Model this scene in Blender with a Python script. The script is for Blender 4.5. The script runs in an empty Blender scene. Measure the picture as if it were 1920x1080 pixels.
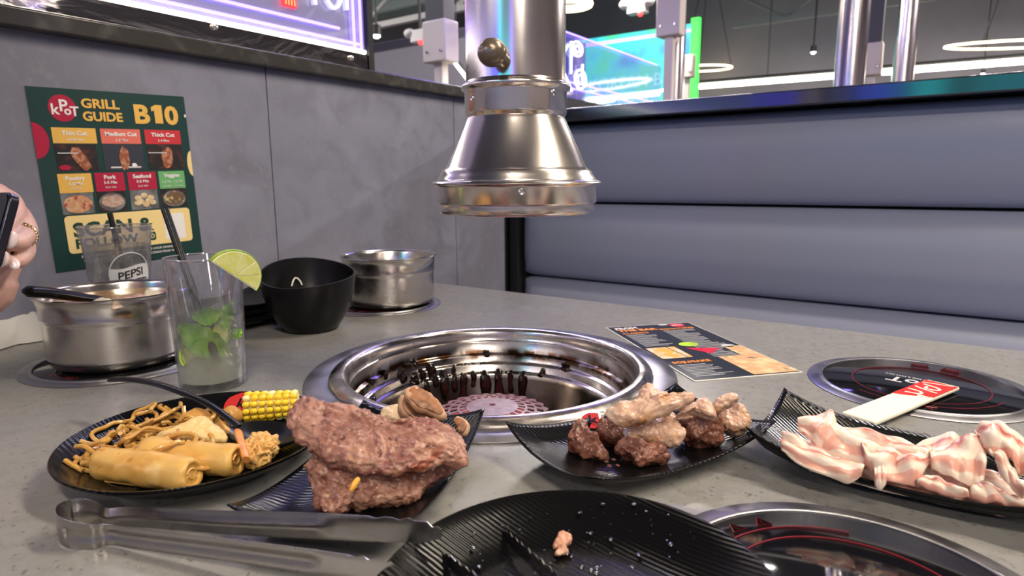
import bpy, bmesh, math, random
import numpy as np
from mathutils import Vector, Matrix, noise

C = bpy.context.scene.collection
SC = bpy.context.scene
TZ = 0.76            # table-top height; the lens is 0.23 m above it
H = 0.23

# ------------------------------------------------------------------ camera
FPX, PITCH, ROLL, YAW = 1181.69, 0.16933, -0.00714, -0.61496
_f = Vector((math.sin(YAW)*math.cos(PITCH), math.cos(YAW)*math.cos(PITCH), -math.sin(PITCH)))
_r0 = Vector((math.cos(YAW), -math.sin(YAW), 0)); _u0 = _r0.cross(_f)
_r = _r0*math.cos(ROLL) + _u0*math.sin(ROLL); _u = -_r0*math.sin(ROLL) + _u0*math.cos(ROLL)
cam = bpy.data.cameras.new('camera'); cam_ob = bpy.data.objects.new('camera', cam); C.objects.link(cam_ob)
cam.sensor_fit = 'HORIZONTAL'; cam.sensor_width = 36; cam.lens = FPX/1920*36
cam.clip_start = 0.02; cam.clip_end = 60
m = Matrix.Identity(4)
for i in range(3): m[i][0], m[i][1], m[i][2] = _r[i], _u[i], -_f[i]
m[2][3] = TZ + H
cam_ob.matrix_world = m
cam.dof.use_dof = True; cam.dof.focus_distance = 0.62; cam.dof.aperture_fstop = 9.0
SC.camera = cam_ob

# ------------------------------------------------------------------ world, exposure, lamps
SC.view_settings.view_transform = 'Standard'; SC.view_settings.look = 'None'
SC.view_settings.gamma = 1.0; SC.view_settings.use_curve_mapping = False
SC.view_settings.exposure = 0.14
cy = SC.cycles; cy.max_bounces = 9; cy.diffuse_bounces = 3; cy.glossy_bounces = 4; cy.transmission_bounces = 6; cy.transparent_max_bounces = 14; cy.caustics_reflective = False; cy.caustics_refractive = False
wd = bpy.data.worlds.new('world'); SC.world = wd; wd.use_nodes = True
wd.node_tree.nodes['Background'].inputs[0].default_value = (0.50, 0.49, 0.55, 1)
wd.node_tree.nodes['Background'].inputs[1].default_value = 0.10

def area(name, loc, size, power, color, target=None, spread=180):
    l = bpy.data.lights.new(name, 'AREA'); l.shape = 'RECTANGLE'; l.size, l.size_y = size
    l.energy = power; l.color = color; l.spread = math.radians(spread)
    o = bpy.data.objects.new(name, l); C.objects.link(o); o.location = loc
    d = (Vector(target) - Vector(loc)) if target else Vector((0, 0, -1))
    o.rotation_euler = d.to_track_quat('-Z', 'Y').to_euler()
    return o
# light of the linear ceiling lamps, several of them added as fill (their bodies are built with the room)
LAMPS = [  # x, y, z, length along x, width, power, colour
    (-2.0, 1.9, 2.78, 1.6, 0.16, 26, (0.94, 0.93, 1.0)),
    (0.9, 1.35, 2.78, 1.6, 0.16, 60, (1.0, 0.87, 0.69)),
    (1.1, -0.75, 2.78, 1.8, 0.16, 44, (1.0, 0.87, 0.69)),  # unseen fill, added to light the front faces of the food
    (-2.4, 4.6, 2.78, 1.8, 0.16, 100, (1.0, 0.92, 0.86)),  # added to raise the fill at the far left
    (0.8, 5.2, 2.78, 1.8, 0.16, 200, (1.0, 0.92, 0.90)),  # added to brighten the far background
    (-1.5, -2.9, 2.78, 1.8, 0.16, 34, (1.0, 0.90, 0.82)),  # unseen, added for ambient light behind the viewer
    (2.6, -2.4, 2.78, 1.8, 0.16, 60, (1.0, 0.90, 0.82)),  # unseen, added to brighten what the steel pipe reflects
    (-5.2, 2.6, 3.30, 1.8, 0.16, 110, (1.0, 0.94, 0.86)),  # added to light the truss and duct
    (-1.7, 3.1, 2.60, 1.6, 0.10, 9, (0.30, 0.22, 1.0)),  # added: stands in for the blue-violet glow of the signs
]
for i, (x, y, z, lx, ly, pw, col) in enumerate(LAMPS):
    area('lamp_light', (x, y, z - 0.03), (lx, ly), pw, col)

# ------------------------------------------------------------------ pixel <-> place (all points are real places in metres)
def ray(x, y): return _f + _r*((x-960)/FPX) - _u*((y-540)/FPX)
def T(x, y, z=0.0):                      # the point at height z over the table seen there
    d = ray(x, y); q = d*((z-H)/d.z); return Vector((q.x, q.y, TZ+z))
def W(x, y, ax, val):                    # the point on the plane axis = val
    d = ray(x, y); q = d*(val/d[ax]); return Vector((q.x, q.y, q.z+TZ+H))
def S(x, y, dep):                        # the point at a distance in front of the lens
    q = ray(x, y)*dep; return Vector((q.x, q.y, q.z+TZ+H))
def PL(x, y, anchor, n):                 # the point on a tilted plane
    d = ray(x, y); o = Vector((0, 0, TZ+H)); t = (anchor-o).dot(n)/d.dot(n); return o + d*t

# ------------------------------------------------------------------ mesh helpers
class MB:
    def __init__(s): s.v = []; s.f = []; s.uv = {}
    def add(s, vs, fs):
        o = len(s.v); s.v += [tuple(q) for q in vs]; s.f += [tuple(i+o for i in q) for q in fs]; return o
    def box(s, c, d, rz=0.0, mat=None):
        x, y, z = d[0]/2, d[1]/2, d[2]/2
        M = mat or Matrix.Rotation(rz, 3, 'Z')
        vs = [Vector(c) + M @ Vector((a*x, b*y, e*z)) for e in (-1, 1) for a, b in ((-1, -1), (1, -1), (1, 1), (-1, 1))]
        s.add(vs, [(3, 2, 1, 0), (4, 5, 6, 7), (0, 1, 5, 4), (1, 2, 6, 5), (2, 3, 7, 6), (3, 0, 4, 7)]); return s
    def lathe(s, prof, n=64, c=(0, 0, 0), M=None):
        rows = []; vs = []
        for r, z in prof:
            if r < 1e-6: rows.append([len(vs)]); vs.append((0, 0, z))
            else:
                rows.append(list(range(len(vs), len(vs)+n)))
                vs += [(r*math.cos(2*math.pi*k/n), r*math.sin(2*math.pi*k/n), z) for k in range(n)]
        fs = []
        for a, b in zip(rows, rows[1:]):
            for k in range(n):
                j = (k+1) % n
                if len(a) == 1 and len(b) > 1: fs.append((a[0], b[j], b[k]))
                elif len(b) == 1 and len(a) > 1: fs.append((a[k], a[j], b[0]))
                elif len(a) > 1: fs.append((a[k], a[j], b[j], b[k]))
        c = Vector(c)
        s.add([(M @ Vector(q) if M else Vector(q)) + c for q in vs], fs); return s
    def tube(s, pts, r, n=8, up=None, flat=1.0, closed=False):
        pts = [Vector(q) for q in pts]; m_ = len(pts)
        rs = r if isinstance(r, (list, tuple)) else [r]*m_
        vs = []; ref = Vector(up) if up else None
        for i, q in enumerate(pts):
            a = pts[(i-1) % m_] if (i or closed) else pts[0]; b = pts[(i+1) % m_] if (i < m_-1 or closed) else pts[-1]
            t = (b-a).normalized()
            if ref is None: ref = t.orthogonal()
            sd = t.cross(ref)
            if sd.length < 1e-6: sd = t.orthogonal()
            sd.normalize(); nu = sd.cross(t).normalized()
            if not up: ref = nu
            vs += [q + sd*(rs[i]*math.cos(2*math.pi*k/n)) + nu*(rs[i]*flat*math.sin(2*math.pi*k/n)) for k in range(n)]
        fs = [(i*n+k, i*n+(k+1) % n, (i+1)*n+(k+1) % n, (i+1)*n+k) for i in range(m_-1) for k in range(n)]
        if closed: fs += [((m_-1)*n+k, (m_-1)*n+(k+1) % n, (k+1) % n, k) for k in range(n)]
        else: fs += [tuple(range(n))[::-1], tuple((m_-1)*n+k for k in range(n))]
        s.add(vs, fs); return s
    def prism(s, out, z0, z1, M=None, c=(0, 0, 0)):
        n = len(out); c = Vector(c)
        vs = [Vector((q[0], q[1], z0)) for q in out] + [Vector((q[0], q[1], z1)) for q in out]
        if M: vs = [M @ q for q in vs]
        s.add([q+c for q in vs], [tuple(range(n))[::-1], tuple(range(n, 2*n))] + [(k, (k+1) % n, n+(k+1) % n, n+k) for k in range(n)]); return s
    def ribbon(s, fn, nu, nv, th, uvs=True):
        """a thin sheet fn(u,v) in 0..1 with thickness th along its normal"""
        P = [[Vector(fn(i/nu, j/nv)) for j in range(nv+1)] for i in range(nu+1)]
        top, bot = [], []
        for i in range(nu+1):
            for j in range(nv+1):
                a = P[min(i+1, nu)][j]-P[max(i-1, 0)][j]; b = P[i][min(j+1, nv)]-P[i][max(j-1, 0)]
                nn = a.cross(b); nn = nn.normalized() if nn.length > 1e-12 else Vector((0, 0, 1))
                e = min(1.0, 0.25 + 3.0*min(i, nu-i)/nu*4, 0.25+3.0*min(j, nv-j)/nv*4)
                top.append(P[i][j]+nn*th*.5*e); bot.append(P[i][j]-nn*th*.5*e)
        o = len(s.v); k = nv+1; N = len(top); fs = []
        for i in range(nu):
            for j in range(nv):
                a, b, c, d = i*k+j, (i+1)*k+j, (i+1)*k+j+1, i*k+j+1
                fs.append((a, b, c, d)); fs.append((N+d, N+c, N+b, N+a))
        edge = [i*k for i in range(nu+1)] + [nu*k+j for j in range(1, nv+1)] + [i*k+nv for i in range(nu-1, -1, -1)] + [j for j in range(nv-1, 0, -1)]
        for a, b in zip(edge, edge[1:]+edge[:1]): fs.append((a, N+a, N+b, b))
        s.add(top+bot, fs)
        for q in range(N): s.uv[o+q] = s.uv[o+N+q] = ((q//k)/nu, (q % k)/nv)
        return s
    def disp(s, amp, scale, seed=0, octv=3, fn=None):
        v = np.array(s.v); nrm = np.zeros_like(v)
        for q in s.f:
            a, b, c = v[q[0]], v[q[1]], v[q[2]]; k = np.cross(b-a, c-a)
            for i in q: nrm[i] += k
        ln = np.linalg.norm(nrm, axis=1); ln[ln == 0] = 1; nrm /= ln[:, None]
        off = Vector((seed*7.31, seed*3.77, seed*1.93))
        for i in range(len(v)):
            q = Vector(v[i])*scale + off
            d = sum(noise.noise(q*(2.03**o))*(0.55**o) for o in range(octv))
            if fn: d = fn(d)
            v[i] += nrm[i]*d*amp
        s.v = [tuple(q) for q in v]; return s
    def xf(s, M):
        s.v = [tuple(M @ Vector(q)) for q in s.v]; return s

def catmull(pts, n, closed=True):
    pts = [Vector(q) for q in pts]; k = len(pts); out = []
    segs = k if closed else k-1
    for i in range(n):
        t = i/n*segs if closed else i/(n-1)*segs*0.999999
        a = int(t); u = t-a
        g = (lambda j: pts[j % k]) if closed else (lambda j: pts[min(max(j, 0), k-1)])
        p0, p1, p2, p3 = g(a-1), g(a), g(a+1), g(a+2)
        out.append(.5*((2*p1)+(p2-p0)*u+(2*p0-5*p1+4*p2-p3)*u*u+(3*p1-p0-3*p2+p3)*u**3))
    return out

def slab(outline, th, M=None, n=72, rings=12, e=5.0, bend=None, wob=0.0, seed=0):
    """a cushion-edged slab over a star-shaped 2D outline, local z through its thickness"""
    o2 = catmull([Vector((q[0], q[1], 0)) for q in outline], n)
    c = sum(o2, Vector())/n; mb = MB()
    ss = [1-(1-k/rings)**1.6 for k in range(1, rings+1)]
    def P(k, i, sg):
        s = ss[k]; q = c+(o2[i]-c)*s; z = sg*th/2*math.sqrt(max(0, 1-s**e))
        if bend: z += bend(q.x-c.x, q.y-c.y)
        return Vector((q.x, q.y, z))
    vs = [Vector((c.x, c.y, th/2+(bend(0, 0) if bend else 0)))]
    for k in range(rings): vs += [P(k, i, 1) for i in range(n)]
    for k in range(rings-2, -1, -1): vs += [P(k, i, -1) for i in range(n)]
    vs.append(Vector((c.x, c.y, -th/2+(bend(0, 0) if bend else 0))))
    R = 2*rings-1; fs = [(0, 1+i, 1+(i+1) % n) for i in range(n)]
    for k in range(R-1):
        for i in range(n):
            j = (i+1) % n; fs.append((1+k*n+i, 1+(k+1)*n+i, 1+(k+1)*n+j, 1+k*n+j))
    L = len(vs)-1; fs += [(1+(R-1)*n+i, L, 1+(R-1)*n+(i+1) % n) for i in range(n)]
    mb.add(vs, fs)
    if M is not None: mb.xf(M)
    return mb

def blob(c, r, seed=0, amp=0.0, scale=60, sub=4, M=None, octv=3, sq=1.0):
    bm = bmesh.new(); bmesh.ops.create_icosphere(bm, subdivisions=sub, radius=1)
    mb = MB(); vs = []
    for q in bm.verts:
        p = Vector([math.copysign(abs(a)**sq, a) for a in q.co])
        p = Vector((p.x*r[0], p.y*r[1], p.z*r[2]))
        vs.append((M @ p if M else p) + Vector(c))
    bm.verts.index_update(); mb.add(vs, [[q.index for q in f.verts] for f in bm.faces]); bm.free()
    if amp: mb.disp(amp, scale, seed, octv)
    return mb

def mesh_of(name, mb, smooth=True, angle=None):
    me = bpy.data.meshes.new(name); me.from_pydata([tuple(q) for q in mb.v], [], mb.f)
    bm = bmesh.new(); bm.from_mesh(me); bmesh.ops.recalc_face_normals(bm, faces=bm.faces); bm.to_mesh(me); bm.free()
    if mb.uv:
        ul = me.uv_layers.new(name='UVMap')
        for lp in me.loops: ul.data[lp.index].uv = mb.uv.get(lp.vertex_index, (0, 0))
    if smooth:
        me.polygons.foreach_set('use_smooth', [True]*len(me.polygons))
        if angle is not None: me.set_sharp_from_angle(angle=math.radians(angle))
    me.update(); return me

def props(o, label=None, cat=None, group=None, kind=None):
    if label: o['label'] = label
    if cat: o['category'] = cat
    if group: o['group'] = group
    if kind: o['kind'] = kind
    return o
def obj(name, mb, mat, parent=None, smooth=True, angle=40, bevel=0.0, world=False, label=None, cat=None, group=None, kind=None, segs=2):
    """one mesh object. world=True: vertices are world points; the origin goes to the base centre (or stays with the parent)"""
    if world:
        if parent: off = parent.matrix_basis.translation if parent.parent is None else parent.parent.matrix_basis.translation + parent.matrix_basis.translation
        else:
            v = np.array(mb.v); off = Vector(((v[:, 0].min()+v[:, 0].max())/2, (v[:, 1].min()+v[:, 1].max())/2, v[:, 2].min()))
        mb.v = [tuple(Vector(q)-off) for q in mb.v]
    me = mesh_of(name, mb, smooth, angle)
    o = bpy.data.objects.new(name, me); C.objects.link(o)
    if mat: me.materials.append(mat)
    if parent: o.parent = parent
    elif world: o.location = off
    if bevel:
        b = o.modifiers.new('bevel', 'BEVEL'); b.width = bevel; b.segments = segs; b.limit_method = 'ANGLE'; b.angle_limit = math.radians(40)
    return props(o, label, cat, group, kind)
def inst(name, me, mat, parent, M):
    o = bpy.data.objects.new(name, me); C.objects.link(o); o.parent = parent; o.matrix_basis = M
    return o
def thing(name, label, cat, loc=(0, 0, 0), rz=0.0, group=None, M=None):
    o = bpy.data.objects.new(name, None); C.objects.link(o); o.empty_display_size = 0.02
    if M is not None: o.matrix_basis = M
    else: o.location = loc; o.rotation_euler = (0, 0, rz)
    return props(o, label, cat, group)
def copy_tree(o, parent=None):
    c = o.copy(); C.objects.link(c); c.parent = parent
    for ch in o.children: copy_tree(ch, c)
    return c
def text(name, s, size, mat, parent, M, bold=0.0, ext=0.00012, sx=1.0, align='LEFT', space=1.0):
    cu = bpy.data.curves.new(name, 'FONT'); cu.body = s; cu.size = size; cu.offset = bold*size; cu.extrude = ext
    cu.align_x = align; cu.space_character = space; cu.resolution_u = 3
    to = bpy.data.objects.new(name, cu)
    me = bpy.data.meshes.new_from_object(to); bpy.data.objects.remove(to); bpy.data.curves.remove(cu)
    me.transform(Matrix.Diagonal((sx, 1, 1, 1))); me.name = name
    o = bpy.data.objects.new(name, me); C.objects.link(o); me.materials.append(mat); o.parent = parent; o.matrix_basis = M
    return o
def frame(o, x, y):                       # matrix with origin o, axes x, y, x cross y
    x = Vector(x).normalized(); z = x.cross(Vector(y)).normalized(); y = z.cross(x)
    return Matrix(((x.x, y.x, z.x, o[0]), (x.y, y.y, z.y, o[1]), (x.z, y.z, z.z, o[2]), (0, 0, 0, 1)))

# ------------------------------------------------------------------ materials
def mat(name, col, rough=0.5, metal=0.0, mix=(), bump=None, emit=None, trans=0.0, ior=1.45, sss=0.0, coat=0.0, spec=0.5, coords='Object', aniso=0.0, alpha=1.0, rvar=None, wave=None, sssr=(0.006, 0.003, 0.002)):
    """mix: (scale, colour, low, high[, detail, distortion, stretch]) noise layers; bump: (scale, strength, distance)"""
    M = bpy.data.materials.new(name); M.use_nodes = True; nt = M.node_tree; N = nt.nodes; L = nt.links
    b = N['Principled BSDF']; I = b.inputs
    I['Base Color'].default_value = (*col, 1); I['Roughness'].default_value = rough; I['Metallic'].default_value = metal
    I['Transmission Weight'].default_value = trans; I['IOR'].default_value = ior
    I['Subsurface Weight'].default_value = sss; I['Subsurface Radius'].default_value = sssr; I['Subsurface Scale'].default_value = 1.0
    I['Coat Weight'].default_value = coat; I['Coat Roughness'].default_value = 0.08; I['Specular IOR Level'].default_value = spec
    I['Anisotropic'].default_value = aniso; I['Alpha'].default_value = alpha
    if emit: I['Emission Color'].default_value = (*emit[0], 1); I['Emission Strength'].default_value = emit[1]
    tc = None
    def coord(st=None):
        nonlocal tc
        if tc is None: tc = N.new('ShaderNodeTexCoord')
        s = tc.outputs[coords]
        if st:
            mp = N.new('ShaderNodeMapping'); mp.inputs['Scale'].default_value = st; L.new(s, mp.inputs[0]); s = mp.outputs[0]
        return s
    def nz(scale, det=4, dist=0.0, st=None):
        n = N.new('ShaderNodeTexNoise'); n.inputs['Scale'].default_value = scale; n.inputs['Detail'].default_value = det; n.inputs['Distortion'].default_value = dist
        L.new(coord(st), n.inputs['Vector']); return n.outputs['Fac']
    def ramp(src, lo, hi):
        r = N.new('ShaderNodeMapRange'); r.inputs[1].default_value = lo; r.inputs[2].default_value = hi; L.new(src, r.inputs[0]); return r.outputs[0]
    cur = None
    for q in mix:
        sc, c2, lo, hi = q[:4]; det = q[4] if len(q) > 4 else 4; dist = q[5] if len(q) > 5 else 0; st = q[6] if len(q) > 6 else None
        f = ramp(nz(sc, det, dist, st), lo, hi)
        mx = N.new('ShaderNodeMix'); mx.data_type = 'RGBA'; L.new(f, mx.inputs[0])
        if cur is None: mx.inputs[6].default_value = (*col, 1)
        else: L.new(cur, mx.inputs[6])
        mx.inputs[7].default_value = (*c2, 1); cur = mx.outputs[2]
    if cur is not None: L.new(cur, I['Base Color'])
    if rvar: L.new(ramp_to(N, L, nz(rvar[0], 4, 0, rvar[3] if len(rvar) > 3 else None), rvar[1], rvar[2]), I['Roughness'])
    hsrc = None
    if bump:
        bl = bump if isinstance(bump, list) else [bump]; prev = None
        for q in bl:
            bn = N.new('ShaderNodeBump'); bn.inputs['Strength'].default_value = q[1]; bn.inputs['Distance'].default_value = q[2] if len(q) > 2 else 0.001
            L.new(nz(q[0], 5, q[3] if len(q) > 3 else 0, q[4] if len(q) > 4 else None), bn.inputs['Height'])
            if prev: L.new(prev, bn.inputs['Normal'])
            prev = bn.outputs[0]
        hsrc = prev
    if wave:
        wv = N.new('ShaderNodeTexWave'); wv.inputs['Scale'].default_value = wave[0]; wv.inputs['Distortion'].default_value = wave[2]; wv.inputs['Detail'].default_value = 1
        wv.bands_direction = wave[3] if len(wave) > 3 else 'DIAGONAL'; wv.inputs['Detail Scale'].default_value = 0.6
        L.new(coord(), wv.inputs['Vector'])
        bn = N.new('ShaderNodeBump'); bn.inputs['Strength'].default_value = wave[1]; bn.inputs['Distance'].default_value = 0.0006
        L.new(wv.outputs['Fac'], bn.inputs['Height'])
        if hsrc: L.new(hsrc, bn.inputs['Normal'])
        hsrc = bn.outputs[0]
    if hsrc: L.new(hsrc, I['Normal'])
    return M
def ramp_to(N, L, src, lo, hi):
    r = N.new('ShaderNodeMapRange'); r.interpolation_type = 'SMOOTHERSTEP'; r.inputs[1].default_value = 0.2; r.inputs[2].default_value = 0.8; r.inputs[3].default_value = lo; r.inputs[4].default_value = hi
    L.new(src, r.inputs[0]); return r.outputs[0]
def glow(name, col, st): return mat(name, (0.02, 0.02, 0.02), 0.6, emit=(col, st))

K = {}
K['steel'] = mat('brushed_steel', (0.80, 0.735, 0.69), 0.20, 1.0, rvar=(12, 0.17, 0.24))
K['steel_pot'] = mat('pot_steel', (0.64, 0.60, 0.56), 0.17, 1.0, rvar=(18, 0.13, 0.30), bump=(500, 0.03, 0.0004))
K['steel_flange'] = mat('worn_flange_steel', (0.34, 0.335, 0.36), 0.36, 1.0, rvar=(30, 0.30, 0.48), bump=(700, 0.10, 0.0005))
K['black_plastic'] = mat('black_melamine', (0.005, 0.005, 0.006), 0.30, spec=0.35, bump=(900, 0.03, 0.0004))
K['black_matte'] = mat('black_matte', (0.008, 0.008, 0.009), 0.55)
K['white_print'] = mat('white_print', (0.82, 0.80, 0.80), 0.5)
K['red_print'] = mat('red_print', (0.62, 0.03, 0.03), 0.45)
K['dark_print'] = mat('dark_green_print', (0.012, 0.05, 0.04), 0.5)
# ================================================================== the room
def struct(name, mb, m, parent=None, **k):
    return obj(name, mb, m, parent, kind=None if parent else 'structure', **k)
K['floor'] = mat('floor_tile', (0.10, 0.095, 0.09), 0.35, mix=((3, (0.16, 0.15, 0.14), .4, .7),))
K['dark_wall'] = mat('dark_wall', (0.38, 0.36, 0.40), 0.6, mix=((1.2, (0.46, 0.43, 0.46), .4, .7),))
K['light_wall'] = mat('pale_wall', (0.42, 0.38, 0.39), 0.6)
K['ceiling'] = mat('ceiling_grey', (0.22, 0.21, 0.22), 0.8)
K['slate'] = mat('slate_laminate', (0.212, 0.214, 0.282), 0.42, spec=0.4,
                 mix=((3.2, (0.258, 0.260, 0.340), .42, .66, 7, 1.6), (14.0, (0.178, 0.178, 0.230), .44, .70, 8, .6), (2.0, (0.188, 0.185, 0.226), .50, .70, 6, 1.4), (70, (0.228, 0.228, 0.268), .55, .74, 5)),
                 bump=[(90, 0.10, 0.001), (14, 0.06, 0.002)])
K['ledge'] = mat('ledge_stone', (0.045, 0.042, 0.040), 0.22, mix=((30, (0.085, 0.08, 0.075), .5, .7),))
K['ledge_black'] = mat('booth_ledge_gloss', (0.014, 0.014, 0.020), 0.14, spec=1.0, coat=.6)
K['truss'] = mat('truss_steel', (0.42, 0.41, 0.40), 0.5)
K['roof_pale'] = mat('pale_deck', (0.50, 0.62, 0.57), 0.7)

RX0, RX1, RY0, RY1, CEIL = -7.0, 5.0, -4.5, 9.2, 3.9
struct('floor', MB().box(((RX0+RX1)/2, (RY0+RY1)/2, -0.05), (RX1-RX0, RY1-RY0, 0.1)), K['floor'])
struct('ceiling', MB().box(((RX0+RX1)/2, (RY0+RY1)/2, CEIL+0.05), (RX1-RX0, RY1-RY0, 0.1)), K['ceiling'])
struct('wall_far', MB().box(((RX0+RX1)/2, RY1+0.05, CEIL/2), (RX1-RX0+.2, 0.1, CEIL)), K['dark_wall'])
struct('wall_behind', MB().box(((RX0+RX1)/2, RY0-0.05, CEIL/2), (RX1-RX0+.2, 0.1, CEIL)), K['light_wall'])
struct('wall_side', MB().box((RX0-0.05, (RY0+RY1)/2, CEIL/2), (0.1, RY1-RY0, CEIL)), K['dark_wall'])
struct('wall_right', MB().box((RX1+0.05, (RY0+RY1)/2, CEIL/2), (0.1, RY1-RY0, CEIL)), K['light_wall'])

# partition beside the table: backing plus laminate panels with open joints
WX = -1.12; WTOP = TZ+0.448
wl = struct('wall_left', MB().box((WX-0.062, 0.12, WTOP/2), (0.108, 3.30, WTOP)), K['black_matte'])
ys = [-1.53, -0.905, -0.347, 0.2085, 0.7655, 1.3235, 1.55]
for a, b in zip(ys, ys[1:]):
    obj('panel', MB().box((WX-0.005, (a+b)/2, WTOP/2), (0.010, b-a-0.0022, WTOP-0.002)), K['slate'], wl, bevel=0.0007, segs=1)
struct('trim_1', MB().box((WX-0.055, 0.12, TZ+0.4605), (0.150, 3.32, 0.029)), K['ledge'], bevel=0.004)

# partition behind the booth and its glossy cap
BY = 1.58
struct('wall_back', MB().box((0.55, BY+0.165, (TZ+0.388)/2), (3.34, 0.11, TZ+0.388)), K['black_matte'])
struct('trim_2', MB().box((0.55, BY+0.09, TZ+0.406), (3.34, 0.25, 0.034)), K['ledge_black'], bevel=0.003)

# ================================================================== booth bench
K['vinyl'] = mat('grey_vinyl', (0.275, 0.292, 0.390), 0.36, spec=0.45, bump=[(260, 0.05, 0.0006), (6, 0.12, 0.006)])
booth = thing('booth_bench', 'grey vinyl booth bench with three padded back rolls behind the table', 'bench', (0.35, BY, 0))
def cushion(name, z0, z1, x0, x1, y0, depth, bulge, parent, hor=False):
    """a padded roll: rounded section swept along x with closed rounded ends"""
    sec = []
    hh = (z1-z0)
    for k in range(21):
        t = k/20; a = 1-abs(2*t-1)**2.8
        sec.append((-(bulge*a**.8), z0+hh*(0.012+0.976*t)))
    mb = MB(); xs = [x0+(x1-x0)*q for q in (0, .002, .006, .014, .03, .1, .25, .4, .55, .7, .85, .95, .97, .986, .994, .998, 1)]
    n = len(sec); vs = []
    for x in xs:
        e = min(x-x0, x1-x)/.045; s = min(1, max(0.0, e))**.45
        vs += [(x, y*s, z0+hh/2+(z-z0-hh/2)*(0.93+0.07*s)) for y, z in sec] + [(x, depth, z1-.003), (x, depth, z0+.003)]
    m_ = n+2; fs = []
    for i in range(len(xs)-1):
        for k in range(m_): fs.append((i*m_+k, i*m_+(k+1) % m_, (i+1)*m_+(k+1) % m_, (i+1)*m_+k))
    fs += [tuple(range(m_))[::-1], tuple((len(xs)-1)*m_+k for k in range(m_))]
    mb.add(vs, fs); M = Matrix.Translation((-0.35, y0-BY, 0))
    return obj(name, mb.xf(M), K['vinyl'], parent, angle=60)
for z0, z1 in ((0.1655, 0.388), (-0.0605, 0.1635), (-0.29, -0.0625)):
    cushion('back_cushion', TZ+z0, TZ+z1, -1.090, 1.75, BY+0.036, 0.062, 0.036, booth)
obj('seat_cushion', MB().box((-0.02, -0.205, 0.405), (2.84, 0.45, 0.11)), K['vinyl'], booth, bevel=0.03, segs=4)
obj('plinth', MB().box((-0.02, -0.165, 0.175), (2.82, 0.37, 0.35)), K['black_matte'], booth)
mir = copy_tree(booth); mir.location = (0.32, 2*0.59-BY-.02, 0); mir.rotation_euler = (0, 0, math.pi); mir['label'] = "grey vinyl booth bench on the viewer's side of the table"
obj('end_panel', MB().box((-1.453, 0.045, (TZ+0.385)/2), (0.026, 0.11, TZ+0.385)), K['black_matte'], booth, label='black end panel')

# ================================================================== table
K['quartz'] = mat('grey_quartz', (0.252, 0.247, 0.238), 0.27, spec=0.42,
                  mix=((90, (0.217, 0.212, 0.203), .45, .7, 5), (210, (0.150, 0.142, 0.128), .655, .69, 2), (300, (0.085, 0.080, 0.072), .69, .71, 2), (300, (0.52, 0.51, 0.48), .72, .75, 2)),
                  rvar=(5, 0.20, 0.34), bump=(400, 0.03, 0.0004))
GX, GY = -0.4513, 0.5949
table = thing('dining_table', 'speckled grey stone dining table with a round grill in its middle', 'table', (GX, GY, 0))
def holed(x0, x1, y0, y1, r, z0, z1, n=120):
    angs = sorted(set([2*math.pi*k/n for k in range(n)] + [math.atan2(y, x) % (2*math.pi) for x in (x0, x1) for y in (y0, y1)]))
    mb = MB(); vs = []
    for z in (z0, z1):
        for a in angs:
            c, s = math.cos(a), math.sin(a)
            t = min([(x1 if c > 0 else x0)/c if abs(c) > 1e-9 else 9, (y1 if s > 0 else y0)/s if abs(s) > 1e-9 else 9])
            vs.append((r*c, r*s, z)); vs.append((t*c, t*s, z))
    k = len(angs); fs = []
    for i in range(k):
        j = (i+1) % k
        fs += [(2*i, 2*i+1, 2*j+1, 2*j), (2*k+2*i, 2*k+2*j, 2*k+2*j+1, 2*k+2*i+1), (2*i+1, 2*k+2*i+1, 2*k+2*j+1, 2*j+1), (2*i, 2*j, 2*k+2*j, 2*k+2*i)]
    mb.add(vs, fs); return mb
obj('table_top', holed(WX-GX+0.004, 0.67, -0.575, 0.467, 0.196, TZ-0.035, TZ), K['quartz'], table, angle=30, bevel=0.003)
for sx in (-1, 1): obj('leg_panel', MB().box((sx*0.42, 0, (TZ-0.0355)/2), (0.05, 0.60, TZ-0.0355)), K['black_matte'], table)
obj('foot', MB().box((0, 0, 0.04), (0.789, 0.50, 0.08)), K['black_matte'], table)

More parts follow.
